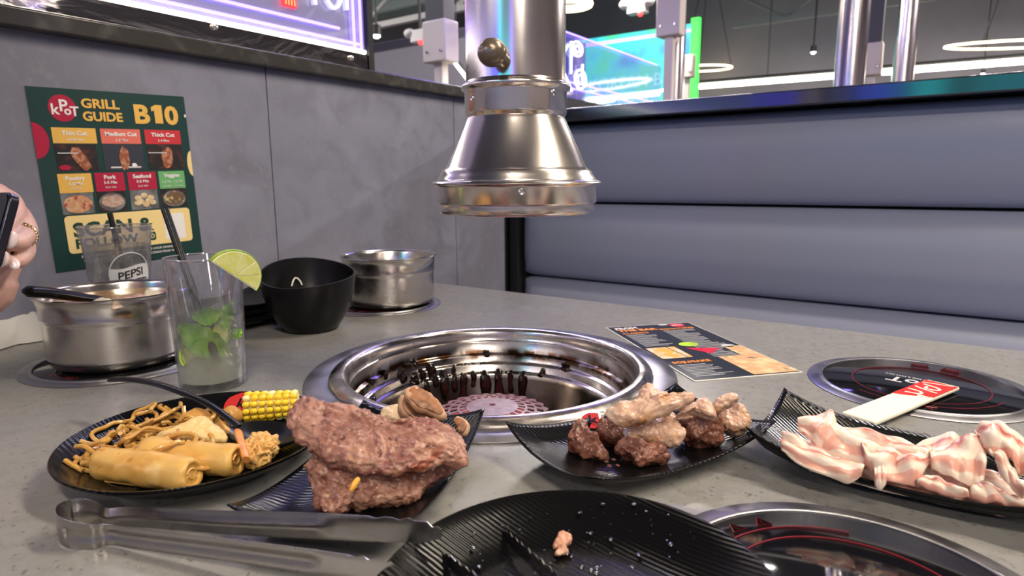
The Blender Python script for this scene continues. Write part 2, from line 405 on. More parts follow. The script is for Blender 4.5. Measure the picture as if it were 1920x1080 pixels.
# ================================================================== grill
def grill_mat():
    M = mat('grill_steel', (0.60, 0.55, 0.52), 0.19, 1.0, rvar=(24, 0.13, 0.34), bump=(400, 0.06, 0.0006))
    nt = M.node_tree; N = nt.nodes; L = nt.links; b = N['Principled BSDF']
    tc = N.new('ShaderNodeTexCoord'); sp = N.new('ShaderNodeSeparateXYZ'); L.new(tc.outputs['Object'], sp.inputs[0])
    # baked-on grease: patches on the band under the lip; darker colour on the deep wall
    n1 = N.new('ShaderNodeTexNoise'); n1.inputs['Scale'].default_value = 55; n1.inputs['Detail'].default_value = 6
    mp = N.new('ShaderNodeMapping'); mp.inputs['Scale'].default_value = (1, 1, .35); L.new(tc.outputs['Object'], mp.inputs[0]); L.new(mp.outputs[0], n1.inputs[0])
    bandA = N.new('ShaderNodeMapRange'); bandA.inputs[1].default_value = -0.016; bandA.inputs[2].default_value = -0.022; L.new(sp.outputs[2], bandA.inputs[0])
    bandB = N.new('ShaderNodeMapRange'); bandB.inputs[1].default_value = -0.036; bandB.inputs[2].default_value = -0.029; L.new(sp.outputs[2], bandB.inputs[0])
    mu = N.new('ShaderNodeMath'); mu.operation = 'MULTIPLY'; L.new(bandA.outputs[0], mu.inputs[0]); L.new(bandB.outputs[0], mu.inputs[1])
    r1 = N.new('ShaderNodeMapRange'); r1.inputs[1].default_value = .36; r1.inputs[2].default_value = .56; L.new(n1.outputs[0], r1.inputs[0])
    m2 = N.new('ShaderNodeMath'); m2.operation = 'MULTIPLY'; L.new(mu.outputs[0], m2.inputs[0]); L.new(r1.outputs[0], m2.inputs[1])
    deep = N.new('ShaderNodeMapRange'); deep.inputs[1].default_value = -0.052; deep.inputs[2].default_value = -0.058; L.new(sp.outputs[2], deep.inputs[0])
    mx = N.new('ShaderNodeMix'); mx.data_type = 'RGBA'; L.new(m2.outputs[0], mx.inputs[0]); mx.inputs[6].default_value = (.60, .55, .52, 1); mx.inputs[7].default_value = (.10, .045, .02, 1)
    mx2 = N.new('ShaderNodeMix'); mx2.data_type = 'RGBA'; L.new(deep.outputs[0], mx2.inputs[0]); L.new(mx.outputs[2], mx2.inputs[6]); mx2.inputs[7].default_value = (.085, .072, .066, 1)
    L.new(mx2.outputs[2], b.inputs['Base Color'])
    return M
K['grill'] = grill_mat()
K['grease'] = mat('burnt_grease', (0.006, 0.004, 0.003), 0.16, spec=0.6, mix=((120, (0.020, 0.007, 0.004), .5, .7),), bump=(300, 0.3, 0.001))
grill = thing('table_grill', 'round stainless steel barbecue grill sunk into the table middle', 'grill', (GX, GY, TZ))
obj('flange', MB().lathe([(0.190, 0.0), (0.2205, 0.0), (0.2209, 0.0012), (0.2195, 0.0026), (0.192, 0.0034), (0.190, 0.002)], 128), K['steel_flange'], grill, angle=50)
basin = obj('basin', MB().lathe([(0.1925, 0.0030), (0.1928, 0.0060), (0.190, 0.0085), (0.184, 0.0105), (0.179, 0.0110), (0.1755, 0.0095), (0.1735, 0.006),
    (0.1725, 0.0), (0.172, -0.006), (0.1705, -0.0075), (0.1700, -0.0085), (0.1698, -0.024), (0.168, -0.0255), (0.164, -0.0265), (0.163, -0.028), (0.1628, -0.036), (0.161, -0.0375),
    (0.157, -0.0385), (0.1558, -0.040), (0.1556, -0.048), (0.154, -0.0495), (0.150, -0.0505), (0.1485, -0.053), (0.146, -0.115), (0.138, -0.125), (0, -0.127)], 128), K['grill'], grill, angle=50)
# perforated heat shield over the burner
def shield():
    mb = MB(); nt = 144; rad = [0.004, 0.020, 0.032, 0.0408, 0.0435, 0.0523, 0.0550, 0.0640, 0.069]
    zf = lambda r: -0.044 - 0.010*(r/0.069)**2
    th = 0.0016; vs = {}; fs = []; verts = []
    def V(i, k, s):
        key = (i, k % nt, s)
        if key not in vs:
            r = rad[i]; 
            if i == len(rad)-1: r += 0.0022*math.cos(24*2*math.pi*(k % nt)/nt)
            a = 2*math.pi*(k % nt)/nt; vs[key] = len(verts); verts.append((r*math.cos(a), r*math.sin(a), zf(rad[i]) - s*th))
        return vs[key]
    hole = {2: (6, 4), 4: (6, 4), 6: (6, 4)}
    def solid(i, k):
        if i < 0 or i >= len(rad)-1: return False
        if i in hole:
            p, w_ = hole[i]; sh = 3 if i == 4 else 0
            return ((k+sh) % p) >= w_
        return True
    for i in range(len(rad)-1):
        for k in range(nt):
            if not solid(i, k): continue
            fs.append((V(i, k, 0), V(i+1, k, 0), V(i+1, k+1, 0), V(i, k+1, 0))); fs.append((V(i, k, 1), V(i, k+1, 1), V(i+1, k+1, 1), V(i+1, k, 1)))
            if not solid(i-1, k): fs.append((V(i, k, 0), V(i, k+1, 0), V(i, k+1, 1), V(i, k, 1)))
            if not solid(i+1, k): fs.append((V(i+1, k, 0), V(i+1, k, 1), V(i+1, k+1, 1), V(i+1, k+1, 0)))
            if not solid(i, (k-1) % nt): fs.append((V(i, k, 0), V(i, k, 1), V(i+1, k, 1), V(i+1, k, 0)))
            if not solid(i, (k+1) % nt): fs.append((V(i, k+1, 0), V(i+1, k+1, 0), V(i+1, k+1, 1), V(i, k+1, 1)))
    mb.add(verts, fs); return mb
K['shield'] = mat('ashy_pink_lit_shield', (0.20, 0.185, 0.19), 0.5, 0.6, mix=((90, (0.28, 0.25, 0.26), .4, .65),), emit=((1.0, 0.16, 0.24), 0.085), bump=(300, 0.2, 0.001))  # emission carries the burner's pink light on the shield
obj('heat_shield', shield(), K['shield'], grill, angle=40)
K['burner'] = mat('glowing_burner', (0.2, 0.03, 0.03), 0.6, emit=((1.0, 0.11, 0.17), 0.35))
obj('burner', MB().lathe([(0, -0.075), (0.052, -0.075), (0.062, -0.068), (0.066, -0.070), (0.066, -0.10), (0, -0.10)], 64), K['burner'], grill, label='red glowing burner under the shield')
obj('drip_tray', MB().lathe([(0, -0.101), (0.085, -0.101), (0.100, -0.092), (0.104, -0.092), (0.104, -0.095), (0.088, -0.1245), (0, -0.1245)], 64), K['black_matte'], grill)
random.seed(5)
tocam = math.atan2(-GY, -GX)
def drip(a, z0, z1, w_):
    rr = lambda z: 0.1698 if z > -0.025 else 0.1628 if z > -0.037 else 0.1556 if z > -0.0495 else 0.1485-0.0025*((-z-0.053)/0.062)
    pts = []; rs = []; n = 9
    for k in range(n):
        t = k/(n-1); z = z0+(z1-z0)*t; r = rr(z)-0.0006
        aa = a + 0.006*math.sin(5*t+a*9)
        pts.append((r*math.cos(aa), r*math.sin(aa), z)); rs.append(1.15*w_*(0.75+0.35*math.sin(3.0*t+a*7)**2)*(1 if k < n-1 else .5)*(1 if k else .6))
    return MB().tube(pts, rs, 8, up=(math.cos(a), math.sin(a), 0), flat=0.55)
fara = math.atan2(GY, GX)
for da, z0, z1, w_ in ((0.62, -.024, -.030, .0035), (0.50, -.022, -.034, .0028), (0.40, -.026, -.046, .0040), (0.33, -.038, -.050, .005), (0.27, -.036, -.070, .0035), (0.21, -.030, -.062, .0045), (0.15, -.040, -.085, .0050), (0.09, -.038, -.075, .0030),
                       (0.04, -.050, -.095, .0045), (-0.02, -.048, -.070, .0030), (-0.09, -.048, -.092, .0055), (-0.17, -.046, -.100, .0050), (-0.24, -.048, -.080, .0030), (-0.31, -.048, -.098, .0045), (-0.42, -.040, -.052, .0032), (-0.10, -.020, -.030, .0030), (0.30, -.020, -.030, .003), (0.70, -.040, -.052, .006), (-0.55, -.030, -.038, .005)):
    obj('grease_drip', drip(fara+da*1.7+.22, z0, z1, w_*1.25), K['grease'], grill)
for a0, a1, z, r in ((0.05, 0.36, -.0385, .160), (-0.36, -0.02, -.0505, .152), (0.08, 0.42, -.0505, .152), (0.55, 0.78, -.0505, .152)):
    pts = [(r*math.cos(fara+a0+(a1-a0)*k/16), r*math.sin(fara+a0+(a1-a0)*k/16), z+.0008*math.sin(k*2.1)) for k in range(17)]
    obj('grease_streak', MB().tube(pts, [.0015+.0014*abs(math.sin(k*1.7)) for k in range(17)], 8), K['grease'], grill)

# ================================================================== hobs
K['hob_glass'] = mat('black_hob_glass', (0.006, 0.006, 0.008), 0.06, spec=0.6, rvar=(9, 0.04, 0.12))
K['hob_red'] = mat('hob_red_print', (0.20, 0.008, 0.016), 0.3)
K['hob_white'] = mat('hob_white_print', (0.62, 0.62, 0.64), 0.3)
def annulus(r0, r1, z, n=72, a0=0, a1=2*math.pi, th=0.00025):
    mb = MB(); vs = []; k = n+1
    for zz in (z, z+th):
        for i in range(k):
            a = a0+(a1-a0)*i/n; vs += [(r0*math.cos(a), r0*math.sin(a), zz), (r1*math.cos(a), r1*math.sin(a), zz)]
    fs = []
    for i in range(n):
        a, b = 2*i, 2*i+2; o = 2*k
        fs += [(a, b, b+1, a+1), (o+a, o+a+1, o+b+1, o+b), (a+1, b+1, o+b+1, o+a+1), (a, o+a, o+b, b)]
    fs += [(0, 1, 2*k+1, 2*k), (2*n, 4*k-2, 4*k-1, 2*n+1)]
    mb.add(vs, fs); return mb
def make_hob(loc, rz, label):
    t = thing('induction_hob', label, 'hob', (loc[0], loc[1], TZ), rz, 'round induction hobs set into the table')
    obj('ring', MB().lathe([(0.0985, 0.0003), (0.1125, 0.0003), (0.1127, 0.0010), (0.1115, 0.0018), (0.1005, 0.0022), (0.0995, 0.0036), (0.0978, 0.0040), (0.0968, 0.0034), (0.0965, 0.0012), (0.0985, 0.0003)], 96), K['steel_flange'], t, angle=50)
    g = obj('glass_plate', MB().lathe([(0, 0.0004), (0.0964, 0.0004), (0.0964, 0.0018), (0.0955, 0.0024), (0, 0.0024)], 96), K['hob_glass'], t, angle=40)
    z = 0.00242
    obj('printed_ring', annulus(0.0655, 0.0664, z), K['hob_red'], g)
    obj('printed_arc', annulus(0.0775, 0.0783, z, 60, math.radians(60), math.radians(175)), K['hob_red'], g)
    for k, a in enumerate((98, 112)):
        ca, sa = math.cos(math.radians(a)), math.sin(math.radians(a)); c = Vector((0.085*ca, 0.085*sa, z))
        tri = MB()
        P3 = [Vector((0.0062*math.cos(math.radians(90+120*q)+0), 0.0062*math.sin(math.radians(90+120*q)), 0)) for q in range(3)]
        R = Matrix.Rotation(math.radians(a-90), 3, 'Z')
        for q in range(3): tri.tube([c+R @ P3[q]+Vector((0, 0, .0002)), c+R @ P3[(q+1) % 3]+Vector((0, 0, .0002))], 0.0005, 4, flat=.4)
        tri.tube([c+R @ Vector((0, .003, .0002)), c+R @ Vector((0, -.001, .0002))], 0.0006, 4, flat=.4)
        obj('warning_triangle', tri, K['hob_red'], g)
    for a in (262, 284):
        ca, sa = math.cos(math.radians(a)), math.sin(math.radians(a)); c = Vector((0.084*ca, 0.084*sa, z+.0001)); mbx = MB()
        for dx, dy, lx, ly in ((0, .0042, .018, .0006), (0, -.0042, .018, .0006), (-.009, 0, .0006, .009), (.009, 0, .0006, .009), (0, 0, .011, .0022)):
            R = Matrix.Rotation(math.radians(a+90), 3, 'Z'); mbx.box(c+R @ Vector((dx, dy, 0)), (lx, ly, .0002), mat=R)
        obj('printed_key', mbx, K['hob_red'], g)
    lg = obj('printed_logo', MB().lathe([(0, z), (0.0155, z), (0.0155, z+.0002), (0, z+.0002)], 32, c=(-0.018, 0.0, 0)), K['hob_red'], g, label='red logo dot')
    M0 = Matrix.Translation((-0.030, -0.008, z+.0003))
    text('printed_lettering', 'k', 0.026, K['hob_white'], g, M0, .02)
    text('printed_lettering', 'P', 0.028, K['hob_white'], g, Matrix.Translation((-0.016, -0.001, z+.0003)), .02)
    text('printed_lettering', 'oT', 0.027, K['hob_white'], g, Matrix.Translation((0.000, -0.009, z+.0003)), .02)
    text('printed_lettering', 'KOREAN BBQ & HOT POT', 0.0050, K['hob_white'], g, Matrix.Translation((-0.020, -0.0195, z+.0003)), .01)
    return t
HOBS = {}
HOBS['br'] = make_hob((-0.0192, 0.8146), math.radians(168), 'round black induction hob beside the booth with the paper sleeve across it')
HOBS['fr'] = make_hob((-0.0259, 0.3578), math.radians(40), 'round black induction hob in the front right corner, partly under the black round plate')
HOBS['fl'] = make_hob((-0.880, 0.360), 0.2, 'round black induction hob under the soup pot with the ladle')
HOBS['bl'] = make_hob((-0.880, 0.815), math.radians(180), 'round black induction hob under the empty steel pot by the wall')

# ================================================================== exhaust hood
hx = S(968, 360, 0.765)
hood = thing('exhaust_hood', 'stainless steel telescopic exhaust pipe with flared hood hanging over the grill', 'hood', (hx.x, hx.y, TZ))
obj('pipe', MB().lathe([(0.0565, 0.334), (0.0585, 0.334), (0.0585, 3.13), (0.0565, 3.13), (0.0565, 0.334)], 96), K['steel'], hood, angle=50)
obj('collar', MB().lathe([(0.0560, 0.350), (0.0590, 0.342), (0.0610, 0.3405), (0.0640, 0.3390), (0.0648, 0.3365), (0.0640, 0.3345), (0.0612, 0.3330), (0.0605, 0.330), (0.0605, 0.3085), (0.0595, 0.3055), (0.0575, 0.3025), (0.0572, 0.3005)], 96), K['steel'], hood, angle=50)
obj('cone', MB().lathe([(0.0570, 0.3035), (0.0590, 0.3000), (0.0600, 0.2980), (0.0840, 0.2450), (0.0875, 0.2425), (0.0905, 0.2400), (0.0915, 0.2365), (0.0950, 0.2320), (0.0958, 0.2300)], 96), K['steel'], hood, angle=50)
obj('rim_band', MB().lathe([(0.0950, 0.2290), (0.0985, 0.2295), (0.1010, 0.2280), (0.1018, 0.2265), (0.1010, 0.2250), (0.0975, 0.2240), (0.0968, 0.2225), (0.0968, 0.2045), (0.0958, 0.2030), (0.0942, 0.2022), (0.0940, 0.1945), (0.0925, 0.1915), (0.0900, 0.1905), (0.088, 0.1915), (0.0880, 0.2240), (0.0940, 0.2290)], 96), K['steel'], hood, angle=50)
tc2 = math.atan2(-hx.y, -hx.x)
def screw(a, r, z):
    d = Vector((math.cos(a), math.sin(a), 0)); M = frame((0, 0, 0), d.orthogonal(), d.cross(d.orthogonal())).to_3x3()
    obj('screw', MB().lathe([(0.0035, -0.001), (0.0035, 0.0006), (0.0026, 0.0012), (0.0012, 0.0008), (0, 0.0008)], 20, c=d*r+Vector((0, 0, z)), M=M), K['steel'], hood)
screw(tc2+0.78, 0.0608, 0.326); screw(tc2-0.95, 0.0608, 0.322); screw(tc2+0.06, 0.0970, 0.2175)
K['knob'] = mat('bronze_knob', (0.20, 0.155, 0.115), 0.28, 0.55)
ka = tc2-0.24; kd = Vector((math.cos(ka), math.sin(ka), 0)); ks = Vector((-math.sin(ka), math.cos(ka), 0))
kb = kd*0.058+Vector((0, 0, 0.357)); kt = kb+kd*0.016-ks*0.0045+Vector((0, 0, 0.0045))
hd = obj('handle', MB().tube([kb-kd*.002, kb+(kt-kb)*.5, kt], [0.0088, 0.0092, 0.0100], 24), K['knob'], hood)
obj('knob', blob(kt+(kt-kb)*.35, (0.0155, 0.0155, 0.0150), sub=4), K['knob'], hd)
# ================================================================== ceiling lamps
K['lamp_white'] = glow('warm_diffuser', (1.0, 0.90, 0.78), 9.0)
K['lamp_violet'] = glow('violet_diffuser', (0.30, 0.22, 1.0), 9.0)
K['lamp_body'] = mat('lamp_body', (0.03, 0.03, 0.03), 0.5)
names = ['long ceiling lamp over the grey partition', 'long ceiling lamp over the booth end of the table', 'added fill lamp over the near side of the table', 'added fill lamp over the far left aisle', 'added fill lamp over the far right aisle', 'added fill lamp behind the viewer on the left', 'added fill lamp behind the viewer on the right', 'added fill lamp over the far left corner', 'added violet lamp standing in for sign glow behind the partition']
for (x, y, z, lx, ly, pw, col), nm in zip(LAMPS, names):
    t = thing('ceiling_lamp', nm, 'lamp', (x, y, z), 0, 'linear ceiling lamps')
    obj('housing', MB().box((0, 0, 0.035), (lx+.04, ly+.04, 0.07)), K['lamp_body'], t)
    obj('diffuser', MB().box((0, 0, -0.007), (lx, ly, 0.014)), K['lamp_white'] if col[2] < .99 else K['lamp_violet'], t)
    for sx in (-1, 1): obj('hanger_wire', MB().tube([(sx*lx*.4, 0, 0.07), (sx*lx*.4, 0, CEIL-z)], 0.004, 6), K['lamp_body'], t)

# ================================================================== neon sign panels on the partitions
K['acrylic'] = mat('clear_acrylic', (0.90, 0.90, 1.0), 0.10, trans=0.96, ior=1.03, spec=0.5)
def acrylic_mat(haze=.30, em_=.05):
    M = bpy.data.materials.new('edge_lit_acrylic'); M.use_nodes = True; N = M.node_tree.nodes; L = M.node_tree.links
    N.remove(N['Principled BSDF']); out = N['Material Output']
    tr = N.new('ShaderNodeBsdfTransparent'); tr.inputs[0].default_value = (.90, .90, .97, 1)
    gl = N.new('ShaderNodeBsdfGlossy'); gl.inputs['Roughness'].default_value = 0.05; gl.inputs[0].default_value = (.9, .9, 1, 1)
    em = N.new('ShaderNodeEmission'); em.inputs[0].default_value = (.22, .16, 1.0, 1); em.inputs[1].default_value = em_
    m0 = N.new('ShaderNodeMixShader'); m0.inputs[0].default_value = 0.22; L.new(tr.outputs[0], m0.inputs[1]); L.new(gl.outputs[0], m0.inputs[2])
    df = N.new('ShaderNodeBsdfDiffuse'); df.inputs[0].default_value = (.75, .72, .80, 1); tl = N.new('ShaderNodeBsdfTranslucent'); tl.inputs[0].default_value = (.75, .72, .80, 1); dm = N.new('ShaderNodeMixShader'); L.new(df.outputs[0], dm.inputs[1]); L.new(tl.outputs[0], dm.inputs[2])
    m1 = N.new('ShaderNodeMixShader'); m1.inputs[0].default_value = haze; L.new(m0.outputs[0], m1.inputs[1]); L.new(dm.outputs[0], m1.inputs[2])
    ad = N.new('ShaderNodeAddShader'); L.new(m1.outputs[0], ad.inputs[0]); L.new(em.outputs[0], ad.inputs[1]); L.new(ad.outputs[0], out.inputs[0])
    return M
K['acrylic'] = acrylic_mat(); K['acrylic_clear'] = acrylic_mat(.04, .03)
K['neon_blue'] = glow('blue_neon', (0.26, 0.18, 1.0), 4.2)
K['neon_white'] = glow('white_blue_neon', (0.62, 0.60, 1.0), 4.0)
K['led_white'] = glow('white_led_strip', (1.0, 0.93, 0.80), 11.0)
K['neon_red'] = glow('red_neon', (1.0, 0.03, 0.03), 2.0)
K['mirror'] = mat('polished_channel', (0.62, 0.60, 0.57), 0.06, 1.0, bump=(3.2, 0.35, 0.02, 1.0, (1, 1, 2.0)))
SX = -1.15
# channel 1: our partition
sg = thing('neon_sign', 'clear acrylic panel sign with blue neon lines and lettering on the grey partition', 'sign', (SX, 0.6, TZ+0.475))
z0 = TZ+0.475
y1 = 1.045
def L_(x, y, z): return Vector((x-SX, y-0.6, z-z0))
obj('channel', MB().box((0, (y1-1.2)/2-0.6+0.0, 0.0205), (0.026, y1+1.2, 0.041)), K['mirror'], sg, bevel=0.002)
obj('panel', MB().box((0, (y1-1.2)/2-0.6, 0.30), (0.008, y1+1.2, 0.52)), K['acrylic'], sg)
obj('edge_strip', MB().box((0.009, (y1-1.2)/2-0.6, 0.0445), (0.009, y1+1.2-.01, 0.0065)), K['led_white'], sg, label='white led strip along the panel foot')
obj('end_post', MB().box((0, y1-0.6+0.010, 0.27), (0.030, 0.016, 0.54)), K['black_matte'], sg)
def neon(parent, pts, r, m, name='neon_tube'): return obj(name, MB().tube([q for q in pts], r, 8), m, parent)
neon(sg, [L_(SX+.009, -1.1, z0+.060), L_(SX+.009, y1-.016, z0+.060)], 0.0028, K['neon_blue'])
neon(sg, [L_(SX+.0155, -1.1, z0+.004), L_(SX+.0155, y1-.01, z0+.004)], 0.0016, K['neon_blue'])
neon(sg, [L_(SX+.009, -1.1, z0+.084), L_(SX+.009, y1-.075, z0+.084)], 0.0030, K['neon_blue'])
for dy in (0.014, 0.034): neon(sg, [L_(SX+.009, y1-dy, z0+.05), L_(SX+.009, y1-dy, z0+.5)], 0.0032, K['neon_blue'])
# lower parts of the letters that reach into view: P, O, T and the red plate
def lz(px, py): q = W(px, py, 0, SX+.009); return q-Vector((SX, 0.6, z0))
def sc_up(q, h_): return q+Vector((0, 0, h_))
a = lz(592, 8); neon(sg, [a, sc_up(a, .09), sc_up(a, .09)+Vector((0, .028, -.004)), sc_up(a, .055)+Vector((0, .034, 0)), sc_up(a, .045)+Vector((0, .004, 0))], .0030, K['neon_white'], 'neon_letter')
c0 = lz(625, -22); neon(sg, [c0+Vector((0, .022*math.cos(k*.4), .040*math.sin(k*.4))) for k in range(17)], .0030, K['neon_white'], 'neon_letter')
a = lz(651, 18); neon(sg, [a, sc_up(a, .085)], .0030, K['neon_white'], 'neon_letter'); neon(sg, [sc_up(a, .085)+Vector((0, -.022, 0)), sc_up(a, .085)+Vector((0, .022, 0))], .0030, K['neon_white'], 'neon_letter')
q0 = lz(529, 16); q1 = lz(556, 12)
bd = obj('red_plate', MB().box((q0+q1)/2+Vector((0, 0, .03)), (.006, (q1-q0).y, .06)), K['neon_red'], sg, bevel=.002, label='glowing red plate between the letters')
K['neon_amber'] = glow('amber_lines', (1.0, 0.35, 0.12), 2.2)
for k in range(4): neon(bd, [(q0.x+.004, q0.y+(q1-q0).y*(.2+.2*k), (q0+q1).z/2+.004), (q0.x+.004, q0.y+(q1-q0).y*(.2+.2*k), (q0+q1).z/2+.004+.014+.004*(k % 2))], .0009, K['neon_amber'], 'amber_line')
for px, py in ((399, 51), (655, 109)):
    q = lz(px, py); q.x = .013
    obj('bolt', MB().lathe([(.0055, 0), (.0055, .004), (.003, .0055), (0, .0055)], 20, c=q, M=Matrix.Rotation(math.pi/2, 3, 'Y')), K['steel'], sg)

# sign 2: the partition further back
s2 = thing('neon_sign', 'blue lit acrylic panel sign with outlined letters behind the exhaust hood', 'sign', (-1.62, 3.2, TZ+0.62))
def L2(y, z): return Vector((0.012, y-3.2, z-0.62))
obj('panel', MB().box((0, 0.05, 0.155), (0.016, 1.35, 0.30)), K['acrylic_clear'], s2)
obj('back_light', MB().box((-0.03, -0.42, 0.155), (0.02, 0.42, 0.29)), glow('blue_lit_board', (0.05, 0.06, 0.62), 0.55), s2, label='blue lit board behind the letters')
obj('channel', MB().box((0, 0.05, -0.02), (0.03, 1.35, 0.05)), K['black_matte'], s2)
for z in (0.925, 0.672, 0.70): neon(s2, [L2(2.6, z), L2(3.85, z)], 0.004, K['neon_blue'])
for pts in ([(2.66, .87), (2.66, .70)], [(2.665, .77), (2.76, .87)], [(2.675, .785), (2.80, .66)], [(2.79, .74), (2.79, .89)], [(2.905, .70), (2.905, .80)]):
    neon(s2, [L2(*q) for q in pts], .0045, K['neon_white'], 'neon_letter')
for cy, cz, ry, rz in ((2.85, .865, .05, .034), (2.85, .865, .026, .016), (2.885, .725, .055, .045), (2.885, .725, .030, .022)):
    neon(s2, [L2(cy+ry*math.cos(k*.3491), cz+rz*math.sin(k*.3491)) for k in range(19)], .0045, K['neon_white'], 'neon_letter')
obj('plinth_wall', MB().box((0, 0.05, -0.7125), (0.12, 1.4, 1.335)), K['black_matte'], s2)

# ================================================================== video screen
def screen_mat():
    M = bpy.data.materials.new('led_screen'); M.use_nodes = True; N = M.node_tree.nodes; L = M.node_tree.links; b = N['Principled BSDF']
    tc = N.new('ShaderNodeTexCoord'); n = N.new('ShaderNodeTexNoise'); n.inputs['Scale'].default_value = 3.0; n.inputs['Detail'].default_value = 3
    L.new(tc.outputs['Object'], n.inputs[0]); r = N.new('ShaderNodeValToRGB'); L.new(n.outputs[0], r.inputs[0])
    e = r.color_ramp.elements; e[0].position = .36; e[0].color = (0.0, .42, .80, 1); e[1].position = .66; e[1].color = (.02, .85, .30, 1)
    k = r.color_ramp.elements.new(.5); k.color = (0.0, .80, .78, 1)
    L.new(r.outputs[0], b.inputs['Emission Color']); b.inputs['Emission Strength'].default_value = 1.15; b.inputs['Base Color'].default_value = (.02, .02, .02, 1)
    return M
K['screen'] = screen_mat(); K['green'] = glow('green_led', (.05, 1.0, .08), 1.6); K['cyan_soft'] = glow('pale_cyan_print', (.35, 1.0, 1.0), 1.2); K['ledline'] = glow('white_line', (1, .97, .9), 6)
p0 = S(1092, 205, 6.0); p1 = S(1300, 45, 6.0); yS = 5.86
a = W(1085, 215, 1, yS); b = W(1296, 44, 1, yS)
sr = thing('video_screen', 'large cyan and green glowing video screen at the back of the room', 'screen', ((a.x+b.x)/2, yS, a.z))
wS, hS = b.x-a.x, b.z-a.z
obj('display', MB().box((-.15, .01, hS/2), (wS+.3, .02, hS)), K['screen'], sr)
obj('frame', MB().box((wS/2+.045, .0, hS/2+.01), (.075, .05, hS+.06)), K['green'], sr, label='bright green edge of the screen')
obj('stand', MB().box((-.15, .05, -a.z/2), (wS, .06, a.z)), K['black_matte'], sr)
text('lettering', 'KOREAN BBQ', .16, K['cyan_soft'], sr, Matrix.Translation((-.46, -.008, hS*.30)) @ Matrix.Rotation(math.pi/2, 4, 'X'), .01)
text('lettering', '& HOT POT', .12, K['cyan_soft'], sr, Matrix.Translation((-.25, -.008, hS*.10)) @ Matrix.Rotation(math.pi/2, 4, 'X'), .01)
obj('top_band', MB().box((-.15, -.006, hS-.06), (wS+.3, .012, .03)), K['neon_blue'], sr)
for dx, dz in ((-.30, .10), (.28, .16)): obj('light_streak', MB().box((dx, -.006, dz), (.26, .008, .022), mat=Matrix.Rotation(-.10, 3, 'Y')), K['ledline'], sr)

# ================================================================== exhaust pipes over other tables, switch boxes on their posts
K['steel_far'] = mat('far_pipe_steel', (0.70, 0.62, 0.66), 0.22, 1.0)
K['beige'] = mat('beige_box', (0.56, 0.49, 0.44), 0.5)
K['post_dark'] = mat('post_dark', (0.05, 0.05, 0.06), 0.5)
def pole(px, py, dep, r, label, sleeve=None):
    q = S(px, py, dep); t = thing('exhaust_pipe', label, 'pipe', (q.x, q.y, q.z-.25))
    obj('pipe', MB().lathe([(r*.96, 0), (r, 0), (r, CEIL-q.z+.24), (r*.96, CEIL-q.z+.24), (r*.96, 0)], 40), K['steel_far'], t, angle=50)
    obj('collar', MB().lathe([(r, .10), (r*1.05, .105), (r*1.05, .125), (r, .13)], 40), K['steel_far'], t, angle=50)
    if sleeve: obj('sleeve', MB().lathe([(r*.9, sleeve), (r*1.1, sleeve), (r*1.1, sleeve-.30), (r*.9, sleeve-.30)], 40), K['steel_far'], t, angle=50)
    obj('hood', MB().lathe([(r, 0), (r*1.05, -.02), (r*1.7, -.13), (r*1.75, -.19), (r*1.6, -.19)], 40), K['steel_far'], t, angle=50)
    return t
pole(1591, 160, 2.66, .0585, 'wide steel exhaust pipe rising behind the booth')
pole(1692, 148, 4.2, .0585, 'thin steel exhaust pipe right of the wide pipe behind the booth', .52)
pole(1267, 160, 4.6, .058, 'steel exhaust pipe in front of the cyan screen')
def switch_post(px, py, dep, w_, h_, label, up=True, bracket=False):
    q = S(px, py, dep); t = thing('switch_post', label, 'post', (q.x, q.y, 0))
    obj('box', MB().box((0, 0, q.z), (w_, w_*.7, h_)), K['beige'], t, bevel=.008)
    obj('lower_post', MB().box((0, 0, (q.z-h_/2)/2), (w_*.35, w_*.3, q.z-h_/2)), K['beige'], t)
    if up: obj('upper_post', MB().box((0, 0, (q.z+h_/2+CEIL)/2), (w_*.8, w_*.55, CEIL-q.z-h_/2)), K['post_dark'], t)
    for sx in (-1, 1): obj('screw', MB().lathe([(.012, 0), (.008, .006), (0, .007)], 12, c=(sx*w_*.3, -w_*.35, q.z-h_*.25), M=Matrix.Rotation(math.pi/2, 3, 'X')), K['steel'], t)
    return t
switch_post(826, 80, 4.0, .19, .25, 'dark post with a beige box left of the exhaust hood')
switch_post(1258, 32, 4.35, .17, .26, 'post with a beige box before the cyan screen', up=True)
switch_post(1290, 125, 4.9, .10, .17, 'small beige box low on a post beside the green screen edge', up=False)
switch_post(1636, 112, 3.4, .095, .17, 'post with a beige box between the two exhaust pipes')

# ================================================================== light lines, rings, spots
K['ring_glow'] = glow('ring_light', (1.0, 0.80, 0.48), 6.0)
def bar(name, a, b, r, m, label, cat):
    t = thing(name, label, cat, (a+b)/2)
    o = (a+b)/2; dr = (b-a); 
    obj('tube', MB().tube([a-o, b-o], r, 10), m, t)
    obj('rail', MB().tube([a-o+Vector((0, 0, r*1.6)), b-o+Vector((0, 0, r*1.6))], r*.8, 6), K['lamp_body'], t)
    for s_ in (.2, .8):
        q = a+dr*s_-o; obj('hanger_wire', MB().tube([q+Vector((0, 0, r*2)), Vector((q.x, q.y, CEIL-o.z))], .004, 5), K['lamp_body'], t)
    return t
yL = 7.75
bar('light_line', W(1312, 162, 1, yL), W(2150, 96, 1, yL), .030, K['led_white'], 'long white light line across the far right wall', 'lamp')
a = S(850, 112, 4.6); b = S(888, 160, 3.9); bar('light_line', a, b, .017, K['led_white'], 'short slanted light tube left of the exhaust hood', 'lamp')
